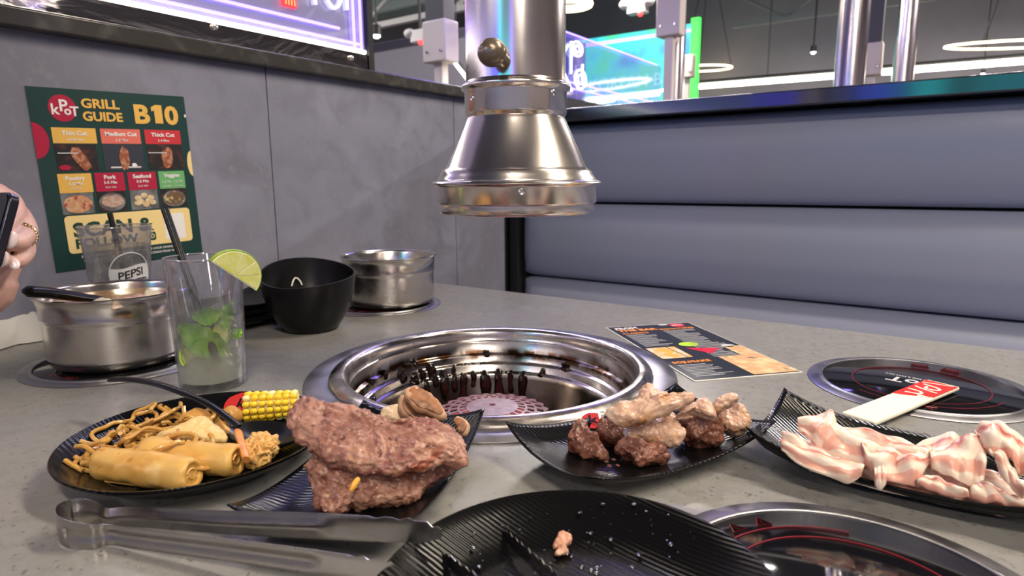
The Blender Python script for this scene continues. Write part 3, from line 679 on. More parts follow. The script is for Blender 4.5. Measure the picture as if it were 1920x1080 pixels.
def ring(px, py, dep, R, label, r=.020, tl=3):
    q = S(px, py, dep); t = thing('ring_lamp', label, 'lamp', q, 0, None); t.rotation_euler = Matrix.Rotation(math.radians(tl), 3, _r0).to_euler()
    obj('ring', MB().tube([(R*math.cos(k*math.pi/24), R*math.sin(k*math.pi/24), 0) for k in range(48)], r, 8, closed=True, up=(0, 0, 1)), K['ring_glow'], t)
    for k in range(3):
        a = k*2.094; obj('hanger_wire', MB().tube([(R*math.cos(a), R*math.sin(a), r), (0, 0, CEIL-q.z)], .004, 5), K['lamp_body'], t)
ring(1915, 83, 5.2, .53, 'large glowing ring lamp at the upper right', .009, 7)
ring(1320, 128, 8.4, .355, 'small far ring lamp beside the green screen edge', .010)
ring(1066, 8, 3.9, .13, 'bright ring lamp beside the exhaust pipe', .022, 2)
K['spot'] = glow('spot_white', (.75, .9, 1.0), 16)
def spot(px, py, dep, label, r=.03):
    q = S(px, py, dep); t = thing('spot_lamp', label, 'lamp', q)
    obj('lens', blob((0, 0, 0), (r, r, r*.7), sub=2), K['spot'], t)
    obj('can', MB().lathe([(r*1.2, 0), (r*1.25, r*2.6), (r*.3, r*3), (r*.3, CEIL-q.z)], 16), K['lamp_body'], t)
spot(706, 67, 5.0, 'small bluish spot lamp left of the dark post'); spot(1525, 98, 6.5, 'small white spot lamp over the booth, left of the wide pipe', .024); spot(1843, 138, 6.0, 'small spot lamp just over the booth ledge on the right', .016)
K['white_plastic'] = mat('white_plastic', (0.6, 0.58, 0.58), 0.4)
K['dim_red'] = glow('red_dot', (1, .05, .05), 3)
def emergency(px, py, dep, label):
    q = S(px, py, dep); t = thing('emergency_light', label, 'emergency light', q)
    obj('case', MB().box((0, 0, 0), (.16, .08, .10)), K['white_plastic'], t, bevel=.01)
    for sx in (-1, 1): obj('head', blob((sx*.10, -.02, .03), (.05, .05, .04), sub=2), K['white_plastic'], t)
    obj('indicator', blob((.04, -.04, -.06), (.022, .022, .022), sub=2), K['dim_red'], t)
    obj('bracket', MB().tube([(0, 0, .05), (0, 0, CEIL-q.z)], .012, 8), K['lamp_body'], t)
emergency(788, 68, 5.2, 'white twin emergency light left of the beige box'); emergency(1196, 14, 5.0, 'white twin emergency light above the cyan screen')

# ================================================================== roof trusses, pale deck, low far partitions
def truss(y, x0, x1, z, label):
    t = thing('roof_truss', label, 'truss', ((x0+x1)/2, y, z)); w_ = (x1-x0)/2
    obj('chord', MB().box((0, 0, 0), (2*w_, .06, .05)), K['truss'], t); obj('chord', MB().box((0, 0, .38), (2*w_, .06, .05)), K['truss'], t)
    n = int(2*w_/.55)
    for k in range(n):
        xa = -w_+2*w_*k/n; xb = -w_+2*w_*(k+1)/n
        obj('web', MB().tube([(xa, 0, .02 if k % 2 else .36), (xb, 0, .36 if k % 2 else .02)], .018, 6), K['truss'], t)
    for sx in (-.9, .9): obj('hanger', MB().tube([(sx*w_, 0, .40), (sx*w_, 0, CEIL-z)], .02, 6), K['truss'], t)
q = S(740, 42, 6.0); truss(q.y, -6.8, -2.6, q.z, 'grey roof truss high behind the neon sign')
q = S(1350, 38, 7.0); truss(q.y+.6, -2.4, 3.4, q.z+.05, 'dark roof truss high over the far right wall')
q = S(750, -5, 7.5); obj('duct', MB().box((q.x, q.y, q.z+.10), (2.6, .5, .62)), K['roof_pale'], world=True, label='pale green ventilation duct high at the upper left', cat='duct', bevel=.03)
q = S(745, 120, 6.5)
struct('wall_aisle', MB().box((q.x-.2, q.y, q.z/2+.05), (3.0, .08, q.z+.35)), mat('mauve_partition', (0.17, 0.16, 0.20), 0.5))
q = S(1560, 100, 8.0)
K['hair'] = mat('dark_hair', (0.008, 0.007, 0.007), 0.5)
q = S(1316, 200, 2.6); pv = MB()
def seg(pts, rs, mb_, n=16):
    p_ = catmull(pts, 6*(len(pts)-1)+1, False); r_ = catmull([Vector((r, 0, 0)) for r in rs], 6*(len(pts)-1)+1, False); mb_.tube(p_, [k.x for k in r_], n)
    for a_, r in ((p_[0], r_[0].x), (p_[-1], r_[-1].x)):
        b_ = blob(a_, (r, r, r), sub=2); mb_.add(b_.v, b_.f)
hq = Vector((q.x, q.y, q.z-.10)); at_ = lambda x, y, z: Vector((q.x+x, q.y+y, z))
b_ = blob(hq, (.075, .092, .105), sub=3); pv.add(b_.v, b_.f)
seg([hq+Vector((0, 0, -.05)), hq+Vector((0, .01, -.16)), hq+Vector((0, .02, -.24)), at_(0, .02, .75), at_(0, .03, .55)], [.055, .058, .12, .14, .15], pv)
for sx in (-1, 1):
    seg([hq+Vector((sx*.12, .02, -.23)), hq+Vector((sx*.20, .01, -.30)), hq+Vector((sx*.23, -.06, -.50)), hq+Vector((sx*.15, -.22, -.58))], [.06, .055, .043, .032], pv)
    seg([at_(sx*.09, .03, .54), at_(sx*.11, -.22, .53), at_(sx*.12, -.40, .48), at_(sx*.12, -.42, .25), at_(sx*.12, -.40, .06)], [.10, .085, .065, .052, .040], pv)
    seg([at_(sx*.12, -.38, .035), at_(sx*.12, -.52, .03)], [.034, .028], pv)
pe = obj('person', pv, mat('dark_shirt', (0.03, 0.03, 0.035), 0.7), world=True, label='dark haired person seated behind the booth, only the crown shows', cat='person')
r_ = pe.modifiers.new('remesh', 'REMESH'); r_.mode = 'VOXEL'; r_.voxel_size = .012; r_.use_smooth_shade = True
obj('hair', blob(hq+Vector((0, .012, .018)), (.084, .098, .102), seed=3, amp=.006, scale=40, sub=4), K['hair'], pe, world=True)

# glow panel, bands and strips added behind the viewer to colour polished reflections
sb = thing('glow_panel', 'tall blue and cyan glow panel added behind the viewer for hood streaks', 'screen', (-.55, RY0+.03, 0.9))
K['panel_blue'] = glow('panel_blue', (.06, .10, 1.0), 3.2); K['panel_cyan'] = glow('panel_cyan', (.04, .95, .95), 3.2); K['band_blue'] = glow('band_blue', (.08, .08, .9), 2.6); K['band_teal'] = glow('band_teal', (.03, .50, .60), 2.6)
obj('blue_half', MB().box((-.24, 0, 1.4), (.36, .04, 2.8)), K['panel_blue'], sb); obj('cyan_half', MB().box((.20, 0, 1.4), (.26, .04, 2.8)), K['panel_cyan'], sb)
obj('frame', MB().box((0, -.012, 1.4), (1.0, .03, 2.9)), K['black_matte'], sb)
for x, w_, m_, nm in ((-2.85, 3.1, 'band_blue', 'blue light band added behind the viewer for ledge reflections'), (.95, 1.9, 'band_teal', 'teal light band added behind the viewer for ledge reflections')):  # added to tint the booth ledge by reflection
    t = thing('light_band', nm, 'lamp', (x, RY0+.10, 1.62)); obj('band', MB().box((0, 0, .25), (w_, .04, .5)), K[m_], t); obj('bracket', MB().box((0, -.05, .25), (w_*.9, .06, .3)), K['black_matte'], t)
for x, w_, nm in ((2.1, .5, 'added violet glow strip on the right of the wall behind the viewer'), (-5.4, .4, 'added violet glow strip on the left of the wall behind the viewer')):  # unseen strips added as streaks for the hood steel
    t = thing('glow_strip', nm, 'lamp', (x, RY0+.04, 0.9)); obj('tube', MB().box((0, 0, .9), (w_, .03, 1.8)), K['neon_blue'], t); obj('backing', MB().box((0, -.02, .9), (w_+.06, .02, 1.86)), K['black_matte'], t)
for x, nm in ((4.1, 'dark door at the right of the wall behind the viewer'),):
    t = thing('service_door', nm, 'door', (x, RY0+.03, 0), 0, 'dark doors behind the viewer'); obj('leaf', MB().box((0, 0, 1.15), (.75, .05, 2.3)), K['black_matte'], t); obj('handle', MB().box((.28, .04, 1.1), (.03, .03, .25)), K['steel'], t)
# ================================================================== poster
po = W(105, 510, 0, WX+.0015); pa = math.radians(1.9)
PM = Matrix.Translation((WX+.0004, po.y, po.z)) @ Matrix.Rotation(pa, 4, 'X') @ Matrix(((0, 0, 1, 0), (1, 0, 0, 0), (0, 1, 0, 0), (0, 0, 0, 1)))
poster = thing('poster', 'dark green grill guide poster with food photos on the grey wall panel', 'poster', M=PM)
K['p_green'] = mat('poster_green', (0.012, 0.046, 0.043), 0.38)
K['p_yellow'] = mat('poster_yellow', (0.78, 0.46, 0.10), 0.5); K['p_cream'] = mat('poster_cream', (0.86, 0.66, 0.30), 0.5)
K['p_salmon'] = mat('poster_salmon', (0.72, 0.16, 0.12), 0.5); K['p_red'] = mat('poster_red', (0.58, 0.03, 0.045), 0.5); K['p_crimson'] = mat('poster_crimson', (0.42, 0.01, 0.05), 0.5)
K['p_lime'] = mat('poster_leaf', (0.15, 0.42, 0.16), 0.5); K['p_black'] = mat('poster_photo_black', (0.015, 0.013, 0.014), 0.5, mix=((60, (0.10, 0.03, 0.03), .5, .7),)); K['p_navy'] = mat('poster_photo_navy', (0.03, 0.035, 0.055), 0.5)
K['p_meat'] = mat('poster_meat', (0.30, 0.085, 0.04), 0.5, mix=((160, (0.50, 0.24, 0.15), .45, .6), (300, (0.12, 0.03, 0.02), .58, .7)))
K['p_chick'] = mat('poster_chicken', (0.55, 0.25, 0.12), 0.5, mix=((170, (0.62, 0.40, 0.24), .4, .6), (130, (0.40, 0.05, 0.06), .58, .66)))
K['p_pork'] = mat('poster_pork', (0.42, 0.26, 0.20), 0.5, mix=((120, (0.55, 0.40, 0.33), .4, .6, 3, 0, (1, 3, 1)),))
K['p_scal'] = mat('poster_scallop', (0.62, 0.44, 0.24), 0.5, mix=((150, (0.74, 0.60, 0.40), .45, .6),)); K['p_grey'] = mat('poster_photo_grey', (0.20, 0.20, 0.22), 0.5, mix=((60, (0.08, .08, .08), .4, .7),))
K['p_veg'] = mat('poster_veg', (0.16, 0.09, 0.05), 0.5, mix=((150, (0.60, 0.52, 0.26), .54, .6), (90, (0.05, 0.18, 0.16), .58, .64)))
obj('sheet', MB().box((.116, .1358, .0006), (.231, .2736, .0012)), K['p_green'], poster)
def rect(name, u0, u1, v0, v1, m, z=.0013, th=.0003, r=0.0, parent=poster):
    if r:
        out = []
        for cx, cy, a0 in ((u1-r, v1-r, 0), (u0+r, v1-r, 90), (u0+r, v0+r, 180), (u1-r, v0+r, 270)):
            out += [(cx+r*math.cos(math.radians(a0+q*18)), cy+r*math.sin(math.radians(a0+q*18))) for q in range(6)]
        return obj(name, MB().prism(out, z, z+th), m, parent, smooth=False)
    return obj(name, MB().box(((u0+u1)/2, (v0+v1)/2, z+th/2), (u1-u0, v1-v0, th)), m, parent, smooth=False)
def ell(name, cu, cv, ru, rv, m, z=.0013, th=.0003, parent=poster, a0=0, a1=360, rot=0, n=28):
    out = [(cu+ru*math.cos(math.radians(a0+(a1-a0)*k/n)), cv+rv*math.sin(math.radians(a0+(a1-a0)*k/n))) for k in range(n + (0 if a1-a0 >= 360 else 1))]
    if rot:
        c, s = math.cos(rot), math.sin(rot); out = [(cu+(x-cu)*c-(y-cv)*s, cv+(x-cu)*s+(y-cv)*c) for x, y in out]
    return obj(name, MB().prism(out, z, z+th), m, parent, smooth=False)
def blotch(name, cu, cv, ru, rv, m, seed, z=.0020, th=.0003, parent=poster, rot=0.0, amp=.25):
    out = []
    for k in range(26):
        a = 2*math.pi*k/26; w_ = 1+amp*noise.noise(Vector((2*math.cos(a)+seed*5.1, 2*math.sin(a), seed)))
        x, y = ru*w_*math.cos(a), rv*w_*math.sin(a); out.append((cu+x*math.cos(rot)-y*math.sin(rot), cv+x*math.sin(rot)+y*math.cos(rot)))
    return obj(name, MB().prism(out, z, z+th), m, parent, smooth=False)
def ptext(s, u, v, size, m, bold=.03, sx=1.0, z=.0020, align='LEFT', parent=poster, space=1.0, name='lettering'):
    return text(name, s, size, m, parent, Matrix.Translation((u, v, z)), bold, sx=sx, align=align, space=space)
ell('logo_disc', .0435, .2437, .0187, .0198, K['p_crimson'])
ptext('k', .0275, .2345, .022, K['white_print'], .02); ptext('P', .0385, .2395, .024, K['white_print'], .02); ptext('o', .0448, .2345, .018, K['white_print'], .025); ptext('T', .0530, .2330, .020, K['white_print'], .02)
ptext('GRILL', .0690, .2462, .0190, K['p_yellow'], .035, 1.12); ptext('GUIDE', .0690, .2268, .0190, K['p_yellow'], .035, 1.03)
ptext('B', .1440, .2260, .0405, K['p_yellow'], .040, 1.10); ptext('0', .1945, .2260, .0405, K['p_yellow'], .040, 1.10)
obj('lettering', MB().prism([(.1775, .2258), (.1905, .2258), (.1905, .2558), (.1800, .2558), (.1730, .2520), (.1730, .2450), (.1775, .2468)], .0020, .0023), K['p_yellow'], poster, smooth=False)
for nm, u0, u1, c, tx, sub in (('Thin Cut', .0242, .0842, 'p_yellow', 'white', '60-90 Sec'), ('Medium Cut', .0906, .1505, 'p_salmon', 'white', '2-3 Mins'), ('Thick Cut', .1575, .2168, 'p_red', 'white', '3-4 Mins')):
    rect('header', u0, u1, .1920, .2152, K[c]); ptext(nm, (u0+u1)/2, .2043, .0088, K['white_print'], .03, 1.08, align='CENTER'); ptext(sub, (u0+u1)/2, .1960, .0055, K['white_print'], .01, align='CENTER')
for u0, u1, m, k in ((.0246, .0815, 'p_black', 0), (.0903, .1515, 'p_navy', 1), (.1580, .2168, 'p_black', 2)):
    f = rect('photo', u0, u1, .1502, .1908, K[m])
    cu = (u0+u1)/2
    if k == 0:
        blotch('printed_meat', cu+.004, .1690, .0085, .0200, K['p_meat'], 1, rot=.45); rect('printed_tongs', cu-.026, cu+.002, .1765, .1782, K['hob_white'], .0023); blotch('printed_dish', cu-.018, .1560, .008, .004, K['p_crimson'], 4, .0017)
    if k == 1:
        blotch('printed_meat', cu, .1680, .0075, .0190, K['p_meat'], 2, rot=-.1); rect('printed_counter', cu-.022, cu+.024, .1535, .1560, K['hob_white'], .0017); blotch('printed_dish', cu+.014, .1580, .004, .003, K['white_print'], 6, .0018)
    if k == 2:
        blotch('printed_meat', cu+.002, .1690, .0095, .0185, K['p_meat'], 3, rot=-.1); rect('printed_tongs', cu-.028, cu+.002, .1768, .1782, K['hob_white'], .0024)
for nm, u0, u1, c, sub in (('Poultry', .0222, .0684, 'p_yellow', '5-6 Min'), ('Pork', .0730, .1160, 'p_crimson', '3-5 Min'), ('Seafood', .1216, .1664, 'p_crimson', '3-5 Min'), ('Veggies', .1712, .2153, 'p_lime', '')):
    cu = (u0+u1)/2
    rect('header', u0, u1, .1174, .1466, K[c]); ptext(nm, cu, .1368, .0086, K['white_print'], .03, 1.05, align='CENTER')
    if sub: ptext(sub, cu, .1292, .0064, K['white_print'], .02, align='CENTER'); ptext('Each Side', cu, .1225, .0042, K['white_print'], .0, align='CENTER')
    else:
        for d in (-.010, .010): ptext('1-2 Min', cu+d, .1270, .0050, K['white_print'], .01, align='CENTER'); ptext('Each Side', cu+d, .1205, .0036, K['white_print'], 0, align='CENTER')
for k, (u0, u1, bgm, fm) in enumerate(((.0220, .0664, 'p_grey', 'p_chick'), (.0724, .1146, 'p_black', 'p_pork'), (.1214, .1654, 'p_grey', 'p_scal'), (.1711, .2146, 'p_black', 'p_veg'))):
    rect('photo', u0, u1, .0850, .1170, K[bgm]); cu = (u0+u1)/2
    if k == 0: blotch('printed_food', cu, .1000, .020, .0135, K[fm], 5, amp=.1)
    if k == 1: ell('printed_bowl', cu, .1000, .0195, .0145, K['p_grey'], .0018); blotch('printed_food', cu, .1015, .0165, .0095, K[fm], 7, .0022, amp=.15)
    if k == 2:
        for i, (a, b) in enumerate(((-.010, .104), (0, .108), (.010, .104), (-.006, .098), (.006, .099), (-.012, .096), (.001, .093), (.012, .096))): ell('printed_scallop', cu+a, b, .0055, .0042, K[fm], .0018+.0001*i, n=14)
    if k == 3: ell('printed_bowl', cu, .1000, .0195, .0140, K['p_grey'], .0018); blotch('printed_food', cu, .1005, .0175, .0115, K[fm], 9, .0022)
rect('scan_box', .0220, .2163, .0243, .0826, K['p_cream'], r=.006)
ptext('SCAN &', .0315, .0500, .0300, K['dark_print'], .035, 1.12); ptext('FOLLOW', .0315, .0320, .0200, K['dark_print'], .035, 1.12)
rect('camera_icon', .1428, .1535, .0322, .0465, K['dark_print'], .0017, r=.003); ell('camera_icon_lens', .1481, .0393, .0030, .0038, K['p_cream'], .0021); ell('camera_icon_dot', .1481, .0393, .0017, .0022, K['dark_print'], .0025, n=16)
rect('white_square', .1700, .2050, .0305, .0745, K['white_print'], .0017, r=.003)
ptext('ENTIRE TABLE MUST ORDER BBQ OR BOTH. 2 HOUR DINING LIMIT', .116, .0165, .0052, K['white_print'], .01, 1.0, align='CENTER'); ptext('WE RESERVE THE RIGHT TO CHARGE FOR EXCESSIVE FOOD WASTE', .116, .0095, .0050, K['white_print'], .01, 1.0, align='CENTER')
ell('red_disc', .0004, .1955, .0190, .0262, K['p_crimson'], a0=-90, a1=90); ell('yellow_disc', .2313, .1590, .0078, .0215, K['p_cream'], a0=90, a1=270)
ell('white_dot', .2290, .2400, .0018, .0026, K['white_print'], .0024)

# ================================================================== menu card
mc = [T(*q) for q in ((1310, 716), (1506, 699), (1290, 606), (1130, 616))]
mx = ((mc[1]-mc[0])+(mc[2]-mc[3]))/2; my = ((mc[3]-mc[0])+(mc[2]-mc[1]))/2; mw, mh = mx.length, my.length
ctr = sum(mc, Vector())/4; my = (my - mx*(my.dot(mx)/mx.dot(mx))); o_ = ctr-mx/2-my.normalized()*mh/2
MM = frame((o_.x, o_.y, TZ+.0002), mx, my)
menu = thing('menu_card', 'dark printed drinks menu card lying flat on the table by the booth', 'menu card', M=MM)
K['m_dark'] = mat('menu_dark', (0.018, 0.024, 0.026), 0.35); K['m_orange'] = mat('menu_orange', (0.85, 0.30, 0.06), 0.5); K['m_paper'] = mat('menu_paper', (0.75, 0.72, 0.66), 0.5)
K['m_lime'] = mat('menu_lime', (0.48, 0.72, 0.05), 0.5); K['m_red'] = mat('menu_drink_red', (0.62, 0.02, 0.05), 0.4); K['m_amber'] = mat('menu_drink_amber', (0.80, 0.42, 0.07), 0.4, mix=((60, (0.80, 0.72, 0.60), .45, .65),)); K['m_wood'] = mat('menu_wood', (0.60, 0.36, 0.18), 0.5, mix=((50, (0.75, 0.55, 0.30), .45, .6), (40, (0.16, 0.08, 0.05), .58, .68)))
obj('sheet', MB().box((mw/2, mh/2, .0005), (mw, mh, .0010)), K['m_paper'], menu)
mr = lambda n, u0, u1, v0, v1, m, z=.0011, **k: rect(n, u0*mw, u1*mw, v0*mh, v1*mh, K[m], z, .0002, parent=menu, **k)
mr('ground', .012, .988, .008, .992, 'm_dark')
mt = lambda s, u, v, sz, m, b=.02, sx=1.0: ptext(s, u*mw, v*mh, sz*mh, K[m], b, sx, .0016, parent=menu)
mt('FROM', .06, .925, .05, 'white_print', .04); mt('THE BAR', .06, .875, .055, 'm_orange', .045, 1.05)
mt('CLASSICS', .06, .815, .036, 'm_orange'); mt('SIGNATURES', .52, .860, .036, 'm_orange'); mt('SOJU/SAKE', .06, .245, .040, 'm_orange', .03)
def lines(u, v, n, dv, w_, seed):
    random.seed(seed); mb = MB()
    for k in range(n):
        ln = w_*random.uniform(.55, 1.0); mb.box(((u+ln/2)*mw, (v-k*dv)*mh, .0015), (ln*mw, .0052*mh if k % 2 == 0 else .0035*mh, .0002))
    obj('printed_lines', mb, K['hob_white'], menu, smooth=False)
lines(.07, .790, 12, .021, .34, 1); lines(.53, .835, 26, .021, .36, 2); lines(.07, .215, 9, .020, .40, 3)
ell('logo_disc', .80*mw, .945*mh, .085*mw, .040*mh, K['m_red'], .0014, .0002, menu); ptext('KPOT', .80*mw, .935*mh, .026*mh, K['white_print'], .02, 1, .0018, 'CENTER', menu)
ell('lime_slice_print', .52*mw, .545*mh, .10*mw, .040*mh, K['m_lime'], .0014, .0002, menu)
rect('drink_print', .04*mw, .34*mw, .33*mh, .52*mh, K['m_amber'], .0014, .0002, parent=menu); obj('straw_print', MB().box((.27*mw, .43*mh, .0018), (.008*mw, .20*mh, .0002), rz=.1), K['m_dark'], menu, smooth=False)
obj('drink_print', MB().prism([(.42*mw, .48*mh), (.74*mw, .44*mh), (.56*mw, .36*mh)], .0014, .0017), K['m_red'], menu, smooth=False)
rect('drink_print', .56*mw, .985*mw, .015*mh, .30*mh, K['m_wood'], .0014, .0002, parent=menu); rect('drink_print', .80*mw, .985*mw, .30*mh, .46*mh, K['m_wood'], .0014, .0002, parent=menu)
ell('leaf_print', .86*mw, .47*mh, .07*mw, .025*mh, K['hob_white'], .0014, .0002, menu); ell('glass_print', .66*mw, .975*mh, .06*mw, .014*mh, K['hob_white'], .0014, .0002, menu)

# ================================================================== paper chopstick sleeve
a = T(1768, 726.5, .004); b = T(1614, 789, .004); dr = (b-a); dr.z = 0; dr.normalize()
SM = frame((a.x, a.y, TZ+.0048), dr, Vector((-dr.y, dr.x, 0)))
sl = thing('chopstick_sleeve', 'cream paper chopstick sleeve with red print lying across the back hob', 'chopstick sleeve', M=SM)
K['cream_paper'] = mat('cream_paper', (0.80, 0.76, 0.62), 0.6)
SLn, SWd = .175, .032
obj('paper', MB().box((SLn/2, 0, .0022), (SLn, SWd, .0044)), K['cream_paper'], sl, bevel=.0015)
obj('red_print', MB().prism([(.004, SWd*.49), (.060, SWd*.49), (.066, SWd*.20), (.074, -SWd*.12), (.080, -SWd*.49), (.004, -SWd*.49)], .0044, .0047), K['red_print'], sl, smooth=False)
for pts, w_ in (([(.006, .012), (.016, -.014)], .0012), ([(.022, -.010), (.026, .006), (.034, .008), (.036, -.002), (.028, -.004)], .0016), ([(.044, .012), (.040, -.004), (.036, -.012)], .0014), ([(.050, -.013), (.052, .000), (.060, .002), (.064, -.010)], .0015), ([(.072, .008), (.064, .004), (.066, .014)], .0016)):
    obj('white_lettering', MB().tube(catmull([Vector((x, y, .00475)) for x, y in pts], 14, False), w_, 6, up=(0, 0, 1), flat=.12), K['cream_paper'], sl, smooth=False)

# ================================================================== pots
def make_pot(loc, label):
    t = thing('steel_pot', label, 'pot', (loc[0], loc[1], TZ+.0042), 0, 'stainless steel hot pots')
    b = obj('body', MB().lathe([(0, 0), (.070, 0), (.0765, .0025), (.0805, .008), (.082, .016), (.0825, .056), (.0828, .0600), (.0842, .0622), (.0842, .0640), (.0838, .0660), (.0850, .080), (.0868, .0875), (.0890, .0892), (.0895, .0902), (.0885, .0912), (.0862, .0905), (.0840, .0860), (.0822, .066), (.0808, .060), (.0800, .018), (.078, .008), (.070, .004), (0, .004)], 96), K['steel_pot'], t, angle=50)
    return t
pot1 = make_pot((-.880, .360), 'steel pot full of soup with a black ladle at the left')
pot2 = make_pot((-.862, .822), 'empty steel pot by the wall behind the black bowl')
K['broth'] = mat('soup_broth', (0.36, 0.19, 0.06), 0.12, spec=0.5, mix=((40, (0.55, 0.36, 0.14), .45, .7), (90, (0.62, 0.50, 0.26), .6, .7)))
pc = Vector((-.880, .360, TZ+.0042))
obj('soup', MB().lathe([(0, .0045), (.069, .0048), (.0770, .0100), (.0792, .020), (.0800, .0600), (.0815, .0680), (.0826, .0790), (0, .0796)], 64, c=pc), K['broth'], world=True, label='brown soup filling the pot with the ladle', cat='soup')
K['soup_pork'] = mat('cooked_pink_slice', (0.60, 0.36, 0.32), 0.3, sss=.1, mix=((60, (0.78, 0.62, 0.52), .45, .6),)); K['tofu'] = mat('pale_dumpling', (0.74, 0.66, 0.50), 0.35, sss=.1); K['purple'] = mat('purple_cabbage', (0.14, 0.05, 0.22), 0.3, mix=((80, (0.36, 0.22, 0.42), .55, .65),))
for px, py, rr, m, nm, lb, ct in ((228, 566, (.030, .010, .0045), 'soup_pork', 'meat_slice', 'pink meat slice floating in the soup near the front rim', 'meat'), (262, 557, (.022, .010, .005), 'soup_pork', 'meat_slice', 'pink meat slice floating in the middle of the soup', 'meat'), (195, 566, (.012, .009, .007), 'tofu', 'dumpling', 'pale dumpling floating in the soup near the ladle', 'dumpling'), (318, 553, (.012, .009, .007), 'purple', 'cabbage_piece', 'purple cabbage piece in the soup by the glass', 'cabbage'), (285, 549, (.012, .009, .006), 'tofu', 'dumpling', 'pale dumpling floating in the soup near the cabbage', 'dumpling')):
    q = T(px, py, .0875); q.z = TZ+.0850
    obj(nm, blob(q, rr, seed=px, amp=.004, scale=70, sub=3, M=Matrix.Rotation(-.6, 3, 'Z')), K[m], world=True, label=lb, cat=ct)
lt = T(45, 546, .112); lb_ = Vector((-.868, .378, TZ+.066))
ld = thing('ladle', 'black plastic ladle resting in the soup pot', 'ladle', lb_)
e_ = lt-lb_; rimq = e_*.52+Vector((0, 0, .004))
obj('handle', MB().tube(catmull([Vector((0, 0, -.012)), e_*.25+Vector((0, 0, .004)), rimq, e_*.8+Vector((0, 0, .003)), e_], 18, False), [.0050+.0055*min(1, k/12) if k < 17 else .005 for k in range(18)], 12, up=(0, 0, 1), flat=.62), K['black_plastic'], ld)
obj('bowl', MB().lathe([(0, -.024), (.016, -.022), (.026, -.014), (.030, -.002), (.0285, -.002), (.025, -.012), (.015, -.0195), (0, -.0215)], 32, c=(.014, .004, -.010)), K['black_plastic'], ld)

# ================================================================== black bowl with the slanted rim
bc = Vector((-.822, .612, TZ))
def slant_bowl():
    n = 96; prof = [(0, 0), (.036, 0), (.041, .002), (.052, .018), (.062, .040), (.0685, .064), (.0715, .088), (.0725, .1)]
    inner = [(.0695, .1), (.0685, .088), (.0655, .064), (.0590, .040), (.049, .020), (.038, .007), (0, .005)]
    rows = prof+inner; vs = []; mb = MB()
    da = math.atan2(bc.y, bc.x)
    for r, z in rows:
        for k in range(n):
            a = 2*math.pi*k/n; t = z/.1
            top = .090+.014*math.cos(a-da)+.003*math.cos(2*(a-da-.5))
            rx = r*(1+.03*t*math.cos(a-da))
            vs.append((rx*math.cos(a), rx*math.sin(a), z if z < .02 else z*(1-t)+(z*top/.1)*t))
    fs = [(i*n+k, i*n+(k+1) % n, (i+1)*n+(k+1) % n, (i+1)*n+k) for i in range(len(rows)-1) for k in range(n)]
    mb.add(vs, fs); return mb
obj('soup_bowl', slant_bowl().xf(Matrix.Translation(bc)), K['black_plastic'], world=True, label='deep black bowl with a slanted rim left of the steel pot', cat='bowl', angle=50)
K['noodle_white'] = mat('white_noodle', (0.80, 0.78, 0.74), 0.3)
q = Vector((bc.x-.052+.012, bc.y+.032, TZ+.078)); 
da = math.atan2(bc.y, bc.x)+.30
obj('noodle_bit', MB().tube([Vector((bc.x+(.0668-.0012*abs(k))*math.cos(da+k*.045), bc.y+(.0668-.0012*abs(k))*math.sin(da+k*.045), TZ+.074-.0014*k*k)) for k in range(-3, 4)], .0013, 8), K['noodle_white'], world=True, label='curved white noodle bit stuck inside the black bowl', cat='noodle')

# ================================================================== plates
K['plate'] = mat('ribbed_black_plate', (0.004, 0.004, 0.0045), 0.20, spec=0.22, wave=(130, 0.25, 1.0))
def sq_plate_mesh(a=.1, b=.06):
    mb = MB(); nu, nv = 40, 28
    def fn(u, v):
        U, V = 2*u-1, 2*v-1
        x = U*a*(1-.02*V*V); y = V*b*(1-.03*U*U)
        e = max(abs(U), abs(V)); rim = .009*max(0, (e-.55)/.45)**1.6
        cor = .0115*(abs(U)*abs(V))**2.2; end = .004*abs(U)**4
        return (x, y, .0045+rim+cor+end)
    mb.ribbon(fn, nu, nv, .0045); mb.uv = {}
    return mb
SQ = mesh_of('square_plate', sq_plate_mesh()); SQ.materials.append(K['plate'])
def sq_plate(corners, label, zoff=.0, name='rectangular_plate', grp='black rectangular plates'):
    """corners: front-left, front-right, back-right, back-left of the footprint"""
    c = sum(corners, Vector())/4; x = ((corners[1]-corners[2])+(corners[0]-corners[3]))
    t = thing(name, label, 'plate', (c.x, c.y, TZ+.0005+zoff), math.atan2(x.y, x.x), grp)
    inst('dish', SQ, None, t, Matrix.Identity(4))
    obj('foot', MB().prism([(.055*sx, .026*sy) for sx, sy in ((-1, -1), (1, -1), (1, 1), (-1, 1))], -.0005, .003), K['black_plastic'], t)
    return t
plA = sq_plate([T(427, 950, .028), T(752, 985, .028), T(907, 768, .028), T(680, 755, .028)], 'black rectangular plate under the two stacked steaks')
plB = sq_plate([T(957, 795, .030), T(1115, 893, .024), T(1448, 790, .030), T(1262, 718, .030)][0:4], 'black rectangular plate of grilled chicken and beef cubes')
plC = thing('rectangular_plate', 'black rectangular plate heaped with raw pink pork belly slices', 'plate', (-.0165, .5465, TZ+.0005), math.radians(-1.5), 'black rectangular plates')
inst('dish', SQ, None, plC, Matrix.Diagonal((1.06, 1.0, 1.25, 1))); obj('foot', MB().prism([(.055*sx, .026*sy) for sx, sy in ((-1, -1), (1, -1), (1, 1), (-1, 1))], -.0005, .003), K['black_plastic'], plC)
sc_ = T(470, 613); 
